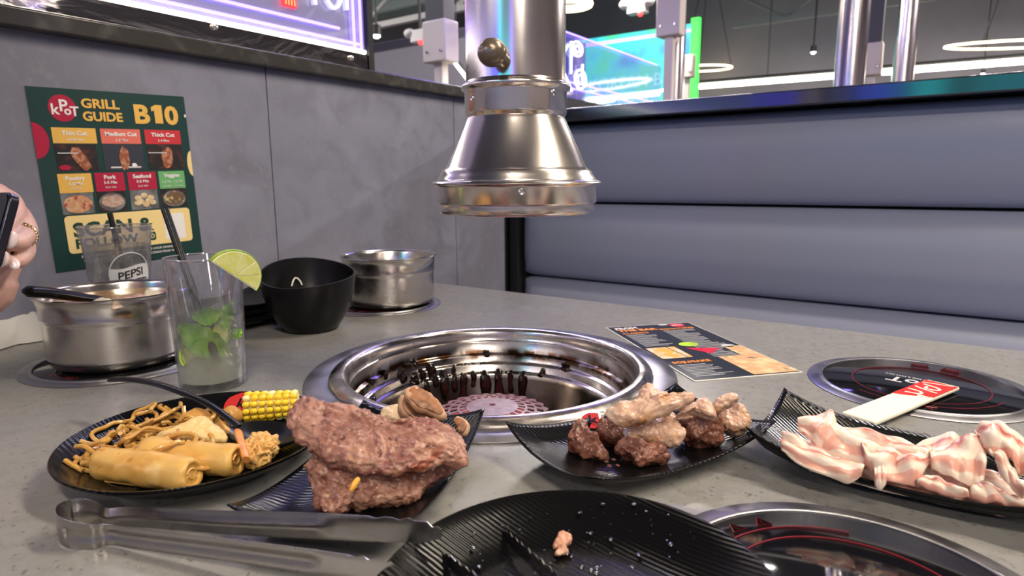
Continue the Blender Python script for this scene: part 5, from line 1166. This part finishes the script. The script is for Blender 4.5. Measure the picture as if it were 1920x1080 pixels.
piece('beef_cube', 'beef', [(790, 545), (850, 462), (960, 500), (1100, 505), (1166, 565), (1120, 612), (960, 640), (890, 592)], (1203, 850, .015), 34, .021, 'flat browned beef cube at the front of the plate', 'beef', 14, GB, .0036)
piece('beef_cube', 'beef', [(1215, 350), (1320, 305), (1500, 315), (1532, 400), (1505, 485), (1360, 500), (1255, 465)], (1312, 808, .020), 38, .030, 'large browned beef cube under the chicken strips', 'beef', 15, GB, .0034)
piece('chicken_piece', 'chicken', [(868, 345), (950, 325), (1170, 272), (1230, 355), (1272, 420), (1232, 500), (1120, 492), (960, 462), (878, 432)], (1230, 805, .028), 34, .017, 'folded grilled chicken piece in the middle of the plate', 'chicken', 21, GC, .0030, bend=lambda x, y: -5*y*y)
piece('chicken_piece', 'chicken', [(1500, 275), (1640, 218), (1702, 290), (1722, 362), (1680, 412), (1560, 422), (1515, 340)], (1377, 790, .026), 42, .020, 'curled pale chicken piece at the right end of the plate', 'chicken', 25, GC, .0030)
piece('chicken_piece', 'chicken', [(1195, 300), (1330, 195), (1425, 178), (1482, 270), (1470, 308), (1380, 285), (1290, 268), (1212, 318)], (1303, 768, .044), 36, .012, 'thin grilled chicken strip over the large beef cube', 'chicken', 23, GC, .0022)
piece('chicken_piece', 'chicken', [(1445, 215), (1540, 150), (1612, 137), (1638, 185), (1600, 232), (1510, 278), (1460, 262)], (1360, 757, .046), 50, .015, 'rolled pale chicken end on top at the right', 'chicken', 24, GC, .0022)
piece('chicken_piece', 'chicken', [(698, 295), (740, 248), (900, 190), (975, 100), (1030, 82), (1100, 140), (1200, 180), (1330, 148), (1338, 195), (1200, 262), (1010, 325), (880, 348), (760, 338)], (1205, 762, .050), 32, .016, 'longest grilled chicken piece lying on top of the pile', 'chicken', 22, GC, .0032, bend=lambda x, y: .0012*math.sin(x*80))
# red logo dot with a white letter, and crumbs
def pl_print(t, px, py, z, build):
    q = T(px, py, z); M = t.matrix_basis.inverted() @ Matrix.Translation(q) @ Matrix.Rotation(math.atan2(_r.y, _r.x), 4, 'Z'); build(M)
def logoB(M):
    o = ell('logo_disc', 0, 0, .0105, .0120, K['logo_red'], 0, .0006, parent=plB); o.matrix_basis = M @ Matrix.Rotation(math.radians(14), 4, 'X')
    text('logo_lettering', 'P', .020, K['white_print'], plB, M @ Matrix.Translation((.0045, .002, .0012)) @ Matrix.Rotation(math.radians(14), 4, 'X'), .01, ext=.0003)
    text('logo_lettering', 'k', .018, K['black_plastic'], plB, M @ Matrix.Translation((-.005, -.008, .0010)) @ Matrix.Rotation(math.radians(14), 4, 'X'), .01, ext=.0003)
pl_print(plB, 1112, 789, .0130, logoB)
def logo1(M):
    o = ell('logo_disc', 0, 0, .0130, .0160, K['logo_red'], 0, .0006, parent=pl1); o.matrix_basis = M @ Matrix.Rotation(math.radians(26), 4, 'X')
    text('logo_lettering', 'k', .018, K['black_plastic'], pl1, M @ Matrix.Rotation(math.radians(26), 4, 'X') @ Matrix.Translation((-.001, -.006, .0008)), .01, ext=.0003)
pl_print(pl1, 447, 757, .0165, logo1)
random.seed(8)
for k, (px, py) in enumerate(((1150, 862), (1158, 873), (1143, 874), (1137, 866))):
    obj('meat_crumb', blob(T(px, py, .0072), (.0022, .0016, .0012), seed=k, amp=.0006, scale=300, sub=2), K['beef'], world=True, label='tiny meat crumb at the front of the chicken plate', cat='crumb', group='meat crumbs on the chicken plate')

# ------------------------------------------------------------------ raw pork belly
C_ = (1400, 700, 3.6)
an0, n0, M0_ = tilt_plane(1650, 868, .026, 36)
def pork(A, Bq, off, label, seed, ruf=.0022, curl=0.0, th=.0024):
    def edge(L_): return [PL(C_[0]+x/C_[2], C_[1]+y/C_[2], an0, n0) for x, y in L_]
    ea = catmull(edge(A), 33, False); eb = catmull(edge(Bq), 33, False)
    def fn(u, v):
        i = min(31, int(u*32)); f = u*32-i
        a = ea[i].lerp(ea[i+1], f); b = eb[i].lerp(eb[i+1], f)
        s = 2*v-1
        z = off + ruf*noise.noise(Vector((u*5+seed*3.1, v*2.2, seed)))*2 + .0045*(1-s*s) + curl*max(0, v-.7)**2*8
        return a.lerp(b, v)+n0*z
    return obj('pork_slice', MB().ribbon(fn, 40, 18, th), K['pork'], world=True, label=label, cat='raw pork', group='raw pork belly slices')
pork([(480, 430), (760, 470), (1050, 560), (1350, 600), (1700, 640), (2000, 720)], [(420, 620), (700, 700), (1000, 780), (1350, 850), (1700, 900), (2000, 930)], -.007, 'raw pork slice lying lowest along the whole tray', 15)
pork([(1200, 700), (1400, 640), (1600, 620), (1760, 700), (1900, 800), (2050, 860)], [(1330, 850), (1500, 880), (1650, 910), (1800, 935), (1950, 945), (2060, 950)], -.006, 'raw pork slice at the bottom of the right end of the pile', 1)
pork([(1100, 500), (1250, 428), (1400, 410), (1480, 455), (1560, 520)], [(1120, 640), (1250, 720), (1360, 790), (1480, 830), (1580, 800)], .000, 'broad raw pork slice right of the middle', 2, .003)
pork([(600, 395), (770, 388), (950, 438), (1100, 488), (1215, 545)], [(620, 470), (740, 500), (850, 550), (1000, 590), (1180, 610)], .003, 'dark pink raw pork strip along the back of the pile', 3)
pork([(345, 335), (450, 312), (572, 290), (615, 372), (730, 440), (920, 520)], [(350, 420), (440, 490), (480, 545), (600, 600), (720, 650), (880, 690)], .006, 'raw pork slice with the squared end at the back left', 4, .0028)
pork([(232, 410), (330, 425), (450, 500), (560, 560), (670, 610)], [(238, 470), (360, 570), (480, 605), (560, 625), (650, 650)], .003, 'narrow raw pork slice at the left end of the pile', 5)
pork([(225, 490), (330, 525), (430, 558), (560, 600), (700, 640), (800, 668)], [(240, 560), (330, 645), (450, 705), (600, 755), (700, 778), (770, 735)], .008, 'long raw pork slice along the front left of the tray', 6)
pork([(760, 500), (960, 555), (1100, 600), (1260, 590)], [(800, 650), (850, 740), (980, 785), (1140, 800)], .009, 'raw pork slice over the middle of the pile', 7, .003)
pork([(850, 660), (880, 650), (915, 655), (945, 690)], [(862, 800), (880, 832), (905, 835), (925, 800)], .010, 'small raw pork tag hanging over the front edge of the tray', 8, .001)
pork([(1130, 770), (1250, 742), (1350, 790), (1440, 822)], [(1140, 800), (1250, 838), (1400, 878), (1492, 882)], .008, 'raw pork slice end at the front of the tray', 9)
pork([(1215, 590), (1380, 520), (1510, 470), (1600, 600)], [(1240, 700), (1380, 770), (1500, 810), (1580, 790)], .011, 'pale raw pork fold with the red streak', 10, .003)
pork([(1522, 450), (1560, 405), (1650, 400), (1760, 460), (1870, 545), (1980, 640)], [(1585, 580), (1625, 610), (1720, 650), (1800, 720), (1880, 770), (1980, 810)], .014, 'raised raw pork fold at the right end of the pile', 11, .004, .0)
pork([(1600, 600), (1660, 590), (1735, 690), (1790, 800), (1850, 880)], [(1660, 690), (1690, 760), (1730, 830), (1790, 890), (1840, 920)], .016, 'narrow raw pork fold tucked under the raised one', 12, .003)
pork([(1500, 800), (1580, 760), (1650, 800), (1720, 850), (1850, 890)], [(1490, 870), (1600, 900), (1700, 915), (1800, 930), (1900, 945)], .006, 'raw pork slice end at the front right of the tray', 13, .002)

# ------------------------------------------------------------------ food on the left round plate
D_ = (80, 700, 3.692)
random.seed(21)
nm = MB()
PZ = lambda d: .0036 if d < .06 else float(np.interp(d, [.06, .068, .080, .094, .102], [.0036, .0048, .010, .0185, .0236]))
for k in range(96):
    c = T(random.uniform(165, 395), random.uniform(790, 868), .014)
    if (c.xy-Vector((-.5025, .2576))).length > .080: continue
    a0 = random.uniform(0, 6.28); R = random.uniform(.008, .024); sw = random.uniform(1.6, 3.6); hz = random.uniform(.006, .024); pts = []
    for j in range(16):
        t = j/15; a = a0+sw*t
        pts.append(Vector((c.x+R*math.cos(a)+.006*noise.noise(Vector((k*1.7, t*3, 1))), c.y+R*math.sin(a)+.006*noise.noise(Vector((k*1.7, t*3, 5))), TZ+hz+.006*math.sin(a*1.3+k)+.004*noise.noise(Vector((k, t*4, 9)))+.003)))
    for q in pts: q.z = max(q.z, TZ+.0022+PZ((q.xy-Vector((-.5025, .2576))).length))
    nm.tube(pts, .0018, 7)
obj('noodles', nm, K['noodles'], world=True, label='heap of brown fried noodles on the round plate', cat='noodles', kind='stuff')
def spring_roll(a, b, r, label, seed):
    d = b-a; Ln = d.length; ax = d.normalized(); n1 = ax.cross(UP).normalized(); M = frame((0, 0, 0), n1, ax.cross(n1)).to_3x3()
    t = thing('spring_roll', label, 'spring roll', a, 0, 'spring rolls')
    prof = [(0, .001), (r*.45, .0004), (r*.72, 0), (r*.90, .0015), (r, .006)]+[(r*(1.0+.03*math.sin(k*.9)), .006+(Ln-.012)*k/14) for k in range(1, 14)]+[(r, Ln-.006), (r*.95, Ln-.0015), (r*.82, Ln), (r*.66, Ln-.0010), (r*.60, Ln-.0022), (0, Ln-.0018)]
    mb = MB().lathe(prof, 56, M=M); mb.disp(.0022, 42, seed, 3); obj('wrapper', mb, K['fried'], t, angle=80)
    pts = []
    for k in range(30):
        u = k/29; aa = .9; pts.append(M @ Vector((r*1.00*math.cos(aa+.5*u), r*1.00*math.sin(aa+.5*u), .012+(Ln-.024)*u)))
    obj('wrapper_seam', MB().tube(pts, .0007, 6), K['fried'], t)
    obj('end_fold', MB().tube([M @ Vector((r*(.22+.05*k/4)*math.cos(k*.42), r*(.22+.05*k/4)*math.sin(k*.42), Ln-.0012)) for k in range(15)], .0009, 6), K['fried'], t)
spring_roll(T(186, 868, .0165), T(362, 890, .0160), .0125, 'nearer of the two spring rolls, at the front of the plate', 3)
spring_roll(T(268, 850, .0185), T(446, 863, .0170), .0125, 'farther spring roll, next to the fried shrimp', 4)
obj('folded_wonton', slabpx([(790, 430), (870, 395), (930, 370), (1050, 318), (1150, 322), (1250, 400), (1275, 470), (1160, 488), (1000, 470), (860, 470)], (365, 815, .022), 40, .014, D_, e=3, amp=.0022, scale=90, seed=31), K['pale_fried'], world=True, label='pale folded wonton behind the spring rolls', cat='wonton')
obj('dumpling', slabpx([(935, 340), (990, 280), (1080, 248), (1180, 290), (1290, 370), (1310, 420), (1250, 430), (1150, 380), (1050, 350)], (382, 785, .022), 45, .016, D_, e=2.6, amp=.0012, scale=80, seed=32), K['potsticker'], world=True, label='brown fried dumpling under the spoon handle', cat='dumpling', group='fried dumplings')
obj('dumpling', slabpx([(1235, 275), (1280, 240), (1330, 232), (1385, 265), (1382, 315), (1320, 350), (1260, 320)], (436, 778, .020), 45, .018, D_, e=2.4, amp=.0008, scale=80, seed=33), K['potsticker'], world=True, label='round brown dumpling beside the corn cob', cat='dumpling', group='fried dumplings')
sh = thing('fried_shrimp', 'breaded fried shrimp with an orange tail at the plate front', 'shrimp', T(490, 852, .006))
obj('breading', slabpx([(1360, 540), (1400, 470), (1480, 425), (1590, 440), (1638, 500), (1610, 560), (1530, 620), (1430, 642), (1370, 610)], (486, 845, .016), 38, .022, D_, e=2.4, amp=.0036, scale=170, seed=34, n=90, rings=16), K['crumb'], sh, world=True)
tb0, tb1 = T(462, 862, .020), T(446, 808, .026)
tl = MB().tube(catmull([tb0, tb0.lerp(tb1, .5)+Vector((-.001, 0, .002)), tb1], 12, False), [.0036, .0042, .0044, .0044, .0042, .0040, .0040, .0040, .0042, .0044, .0040, .0018], 10, flat=.7)
obj('tail', tl, K['shrimp_tail'], sh, world=True, label='orange tail shell')
# corn: each kernel its own piece
ca, cb = T(459, 764, .022), T(560, 757, .022)
cax = (cb-ca).normalized(); cax.z = 0; cax.normalize(); Lc = (cb-ca).length
cn = thing('corn_cob', 'short yellow corn cob piece at the back of the round plate', 'corn', ca+Vector((0, 0, 0)))
cs = cax.cross(UP).normalized()
CM = Matrix((tuple(cs), tuple(UP), tuple(cax))).transposed()
Rc = .0122
obj('core', MB().lathe([(0, 0), (.0072, 0), (.0102, .001), (.0102, Lc-.001), (.0070, Lc), (0, Lc)], 32, M=CM), K['cob'], cn)
KM = blob((0, 0, 0), (.0029, .0034, .0031), sub=2, sq=.78); km1 = mesh_of('kernel', KM); km1.materials.append(K['kernel']); km2 = km1.copy(); km2.materials.clear(); km2.materials.append(K['kernel_pale'])
random.seed(6); nr, nk = 12, 7
for i in range(nr):
    for j in range(nk):
        a = 2*math.pi*i/nr; z = Lc*(j+.5)/nk; tp = 1-.10*(j/(nk-1))
        p_ = CM @ Vector((Rc*tp*math.cos(a), Rc*tp*math.sin(a), z+random.uniform(-.0003, .0003)))
        R = CM @ Matrix.Rotation(a, 3, 'Z'); Mx = Matrix.Translation(p_) @ R.to_4x4() @ Matrix.Diagonal((1, .86, Lc/nk/.0062, 1)) 
        Mx = Matrix.Translation(p_) @ (CM @ Matrix.Rotation(a, 3, 'Z')).to_4x4() @ Matrix.Diagonal((1.0, .84, Lc/nk/.0062*.98, 1))
        inst('kernel', km2 if random.random() < .2 else km1, None, cn, Mx)
# serving spoon
sp0 = T(500, 822, .0135); spt = T(206, 712, .042); e_ = spt-sp0
spn = thing('serving_spoon', 'black long handled serving spoon resting on the round plate', 'spoon', sp0)
ex = Vector((e_.x, e_.y, 0)).normalized(); ey = Vector((-ex.y, ex.x, 0))
def spb(u, v):
    a = 2*math.pi*u; r = v; x, y = r*.034*math.cos(a), r*.024*math.sin(a)
    return ex*x+ey*y+UP*(-.006+.011*r*r+.002*max(0, math.cos(a))*r)
mb = MB(); n = 40; rg = 10; vs = [spb(0, 0)]
for k in range(1, rg+1): vs += [spb(i/n, k/rg) for i in range(n)]
N1 = len(vs); vs += [q-UP*.0018 for q in vs]
fs = [(0, 1+i, 1+(i+1) % n) for i in range(n)]+[(N1, N1+1+(i+1) % n, N1+1+i) for i in range(n)]
for k in range(rg-1):
    for i in range(n):
        a, b, c, d = 1+k*n+i, 1+k*n+(i+1) % n, 1+(k+1)*n+(i+1) % n, 1+(k+1)*n+i
        fs += [(a, d, c, b), (N1+a, N1+b, N1+c, N1+d)]
fs += [(1+(rg-1)*n+i, N1+1+(rg-1)*n+i, N1+1+(rg-1)*n+(i+1) % n, 1+(rg-1)*n+(i+1) % n) for i in range(n)]
mb.add(vs, fs); obj('bowl', mb, K['black_plastic'], spn)
hp = catmull([ex*.031+UP*.006, e_*.34+UP*.012, e_*.62+UP*.014, e_*.85+UP*.008, e_], 24, False)
obj('handle', MB().tube(hp, [.0032]+[.0036+.0010*k/22 for k in range(22)]+[.003], 10, up=(0, 0, 1), flat=.55), K['black_plastic'], spn)
# meat scrap on the used plate
obj('meat_scrap', slabpx([(812, 300), (838, 232), (890, 245), (895, 275), (870, 300), (880, 325), (845, 342), (820, 338), (830, 312)], (1054, 1020, .012), 35, .006, (700, 900, 2.4), e=2.5, amp=.0012, scale=260, seed=41), K['scrap'], world=True, label='small pink meat scrap on the greasy round plate', cat='meat')

# ------------------------------------------------------------------ tongs
K['tong_steel'] = mat('tong_steel', (0.42, 0.40, 0.39), 0.22, 1.0, rvar=(30, .17, .30), bump=(500, .04, .0004))
def tongs(path, hts, label, teeth=(.12, .12)):
    """path: bottom-edge points from one tip round the spring loop to the other tip; hts: blade heights"""
    P_ = catmull(path, 241, False); ht = catmull([Vector((h_, 0, 0)) for h_ in hts], 241, False)
    t = thing('tongs', label, 'tongs', sum(P_, Vector())/len(P_), 0, 'steel tongs')
    k = len(P_)
    def fn(u, v):
        i = min(k-1, int(u*(k-1)+.5)); h_ = ht[i].x; q = P_[i]
        dd = P_[min(i+1, k-1)]-P_[max(i-1, 0)]; sd = Vector((dd.y, -dd.x, 0)).normalized()
        d = 0
        e = min(u/teeth[0] if teeth[0] else 9, (1-u)/teeth[1] if teeth[1] else 9)
        if e < 1 and (v < .01 or v > .99): d = .0011*math.sin(i*2.4)
        g = .0016*math.exp(-((v-.5)/.22)**2) if 1.5 < e and not .42 < u < .58 else 0
        endr = min(1, .35+6*min(u, 1-u)*6)
        return q+UP*(h_*.5+(v-.5)*h_*endr+(d if v > .5 else -d*.3))+sd*(-g)
    obj('spring_strip', MB().ribbon(fn, 240, 8, .0011), K['tong_steel'], t, world=True)
    return t
tongs([T(829, 1021, .024), T(620, 1012, .018), T(400, 1000, .010), T(250, 988, .003), T(206, 990, .001), T(186, 986, .001), T(150, 989, .001), T(118, 1003, .001), T(112, 1018, .001), T(132, 1029, .001), T(172, 1029, .001), T(206, 1022, .001), T(260, 1030, .002), T(420, 1052, .007), T(600, 1078, .014), T(764, 1098, .020)],
      [.014, .017, .016, .0145, .0145, .018, .021, .022, .021, .020, .017, .0145, .0145, .015, .015, .012], 'long steel tongs lying in front of the steak plate', (.045, .045))
q1, q2 = T(942, 1006, .010), T(828, 1050, .010); dv = (T(1040, 1084, .018)-q1); dv.z = 0; dv.normalize(); dw = Vector((-dv.y, dv.x, 0))
dv2 = (dv*.97+dw*(-.05)).normalized() if False else dv
Ltg = .20
e1 = q1+dv*Ltg; e2 = q2+dv*Ltg; mid = (e1+e2)/2
r1 = mid+(e1-mid)*.25; r2 = mid+(e2-mid)*.25
def zz(q, z): return Vector((q.x, q.y, TZ+z))
tongs([zz(q1, .009), zz(q1.lerp(r1, .35), .018), zz(q1.lerp(r1, .7), .028), zz(r1, .034), zz(r1+dv*.012+(e1-mid).normalized()*.010, .031), zz(mid+dv*.036, .033), zz(r2+dv*.012+(e2-mid).normalized()*.010, .031), zz(r2, .034), zz(q2.lerp(r2, .7), .028), zz(q2.lerp(r2, .35), .018), zz(q2, .009)],
      [.0075, .011, .014, .015, .019, .020, .019, .015, .014, .011, .0075], 'second pair of tongs with its tips on the greasy round plate', (.2, .2))

# ------------------------------------------------------------------ napkin and sachet
K['napkin'] = mat('napkin_paper', (0.60, 0.585, 0.56), 0.75, sss=.05, bump=[(260, .15, .0006), (28, .3, .003)])
fr_ = [T(x, y) for x, y in ((-140, 700), (-60, 676), (0, 656), (45, 645), (85, 640), (112, 640))]
hz = [.030, .036, .034, .040, .034, .012]; wd = [.05, .055, .055, .050, .045, .04]
bk = Vector((-1, .18, 0)).normalized()
fc = catmull(fr_, 31, False); hc = catmull([Vector((a, b, 0)) for a, b in zip(hz, wd)], 31, False)
def nap(u, v):
    i = min(29, int(u*30)); f = u*30-i; q = fc[i].lerp(fc[i+1], f); h_ = hc[i].lerp(hc[i+1], f)
    w_ = h_.y*(v*1.25); z = h_.x*math.sin(math.pi*min(1, v*.93+.0))**1.1
    nz_ = noise.noise(Vector((u*7, v*4, 3.3)))
    return q+bk*(w_+.008*nz_)+UP*(.0012+max(0, z+.016*nz_*math.sin(math.pi*v)))
obj('napkin', MB().ribbon(nap, 44, 22, .0009), K['napkin'], world=True, label='crumpled white paper napkin left of the soup pot', cat='napkin')
K['sachet'] = mat('sachet_paper', (0.72, 0.70, 0.68), 0.5)
q = Vector((-1.02, .352, TZ)); 
sa = thing('sauce_sachet', 'small white and red sachet between napkin and soup pot', 'sachet', q)
sM = Matrix.Rotation(-.6, 3, 'Z') @ Matrix.Rotation(1.1, 3, 'X')
obj('pouch', slab([(-.016, -.022), (.016, -.022), (.016, .022), (-.016, .022)], .006, n=40, rings=6).xf((Matrix.Translation((0, 0, .024)) @ sM.to_4x4())), K['sachet'], sa)
obj('red_print', MB().box((0, 0, .0026), (.012, .016, .0012)).xf((Matrix.Translation((0, 0, .024)) @ sM.to_4x4())), K['red_print'], sa)

# ------------------------------------------------------------------ hand holding a phone at the left edge
K['skin'] = mat('skin', (0.62, 0.36, 0.30), 0.42, sss=.15, sssr=(.012, .005, .003), mix=((30, (0.66, 0.42, 0.35), .4, .65), (70, (0.55, 0.28, 0.235), .56, .7)), bump=[(300, .12, .0006)])
K['nail'] = mat('pale_nail', (0.80, 0.66, 0.70), 0.12, coat=.6)
K['gold'] = mat('gold_ring', (0.85, 0.62, 0.32), 0.2, 1.0)
hb = MB()
def limb(pts, rs, n=14):
    p_ = catmull(pts, 8*(len(pts)-1)+1, False); r_ = catmull([Vector((r, 0, 0)) for r in rs], 8*(len(pts)-1)+1, False)
    hb.tube(p_, [max(.002, q.x) for q in r_], n)
    for q, r in ((p_[0], r_[0].x), (p_[-1], r_[-1].x)): hb.add(*(lambda b: (b.v, b.f))(blob(q, (r, r, r), sub=2)))
wr = S(-28, 528, .665)
limb([Vector((-.95, -.10, TZ-.02)), Vector((-.865, .02, TZ+.055)), S(-66, 560, .655), wr], [.042, .036, .029, .0250])          # forearm
limb([wr, S(-14, 470, .675), S(-4, 415, .68)], [.026, .029, .024])                                    # palm
limb([wr, S(-30, 470, .655), S(-34, 425, .65)], [.024, .024, .020])                                   # heel of the hand
limb([S(0, 400, .69), S(26, 398, .675), S(47, 430, .640), S(36, 452, .612), S(22, 454, .598)], [.0150, .0125, .0112, .0098, .0078])     # ring finger
limb([S(0, 440, .69), S(32, 440, .675), S(46, 466, .642), S(38, 484, .618), S(26, 492, .606)], [.0140, .0115, .0100, .0088, .0070])     # little finger
limb([S(-6, 380, .69), S(14, 378, .675), S(24, 400, .640), S(6, 428, .605), S(-8, 436, .595)], [.0150, .0130, .0115, .0100, .0080])     # middle finger
limb([S(-20, 372, .69), S(-6, 366, .672), S(0, 388, .640), S(-20, 412, .605), S(-34, 420, .595)], [.0150, .0130, .0115, .0100, .0080])  # index finger
limb([S(-34, 500, .655), S(-28, 500, .628), S(-12, 492, .606), S(0, 487, .594)], [.020, .0155, .0125, .0095])                           # thumb
hv = obj('person', hb, K['skin'], world=True, label='hand with pale nails holding a phone at the left edge', cat='person')
rm = hv.modifiers.new('remesh', 'REMESH'); rm.mode = 'VOXEL'; rm.voxel_size = .0018; rm.use_smooth_shade = True
smo = hv.modifiers.new('smooth', 'SMOOTH'); smo.factor = .5; smo.iterations = 7
def nail(px, py, dep, r, ax, label):
    q = S(px, py, dep); cd = (Vector((0, 0, TZ+H))-q).normalized(); x = ax.normalized(); M = frame((0, 0, 0), x, cd.cross(x)).to_3x3()
    obj('fingernail', blob(q, (r*1.5, r*1.0, r*.45), sub=3, M=M), K['nail'], hv, world=True, label=label)
nail(19, 450, .5895, .0058, S(13, 466, .6)-S(22, 436, .6), 'pale long nail'); nail(24, 493, .5995, .0050, S(20, 486, .6)-S(30, 498, .6), 'pale long nail'); nail(2, 486, .5855, .0058, S(-4, 498, .6)-S(6, 472, .6), 'pale thumb nail')
# ring with beaded rows
rc = S(41, 441, .6275); ra = (S(36, 452, .612)-S(47, 430, .640)).normalized(); r1_ = ra.orthogonal().normalized(); RMx = frame((0, 0, 0), r1_, ra.cross(r1_)).to_3x3()
rg_ = thing('finger_ring', 'beaded gold ring on the finger at the left edge', 'ring', rc)
obj('band', MB().tube([RMx @ Vector((.0122*math.cos(k*math.pi/16), .0122*math.sin(k*math.pi/16), 0)) for k in range(32)], .0013, 8, closed=True), K['gold'], rg_)
bead = mesh_of('bead', blob((0, 0, 0), (.0011, .0011, .0011), sub=2)); bead.materials.append(K['gold'])
for row in (-.0026, .0026):
    for k in range(26): a = k*2*math.pi/26; inst('bead', bead, None, rg_, Matrix.Translation(RMx @ Vector((.0124*math.cos(a), .0124*math.sin(a), row))))
# phone
pa_ = S(32, 362, .588); pb_ = S(2, 470, .580); pw_ = S(-70, 392, .640)
px_ = (pb_-pa_).normalized(); py_ = (pw_-pa_); py_ = (py_-px_*py_.dot(px_)).normalized()
FMx = frame(pa_, px_, py_)
ph = thing('phone', 'black phone held in the hand at the left edge', 'phone', M=FMx)
K['phone_black'] = mat('phone_black', (0.008, 0.008, 0.010), 0.12, spec=.6); K['phone_edge'] = mat('phone_edge', (0.05, 0.05, 0.07), 0.2, .8)
rr_ = .010; ol = []
for cx, cy, a0 in ((.075-rr_, .150-rr_, 0), (rr_, .150-rr_, 90), (rr_, rr_, 180), (.075-rr_, rr_, 270)): ol += [(cx+rr_*math.cos(math.radians(a0+q*15)), cy+rr_*math.sin(math.radians(a0+q*15))) for q in range(7)]
zc = 1 if (FMx.to_3x3() @ UP).dot(_f) < 0 else -1
obj('frame', MB().prism(ol, -.004, .004), K['phone_edge'], ph, bevel=.0012)
obj('screen_glass', MB().prism([(.0015+x*.96, .003+y*.96) for x, y in ol], .0042*zc, .0049*zc), K['phone_black'], ph)
obj('back_cover', MB().prism([(.0015+x*.96, .003+y*.96) for x, y in ol], -.0042*zc, -.0049*zc), K['phone_black'], ph)
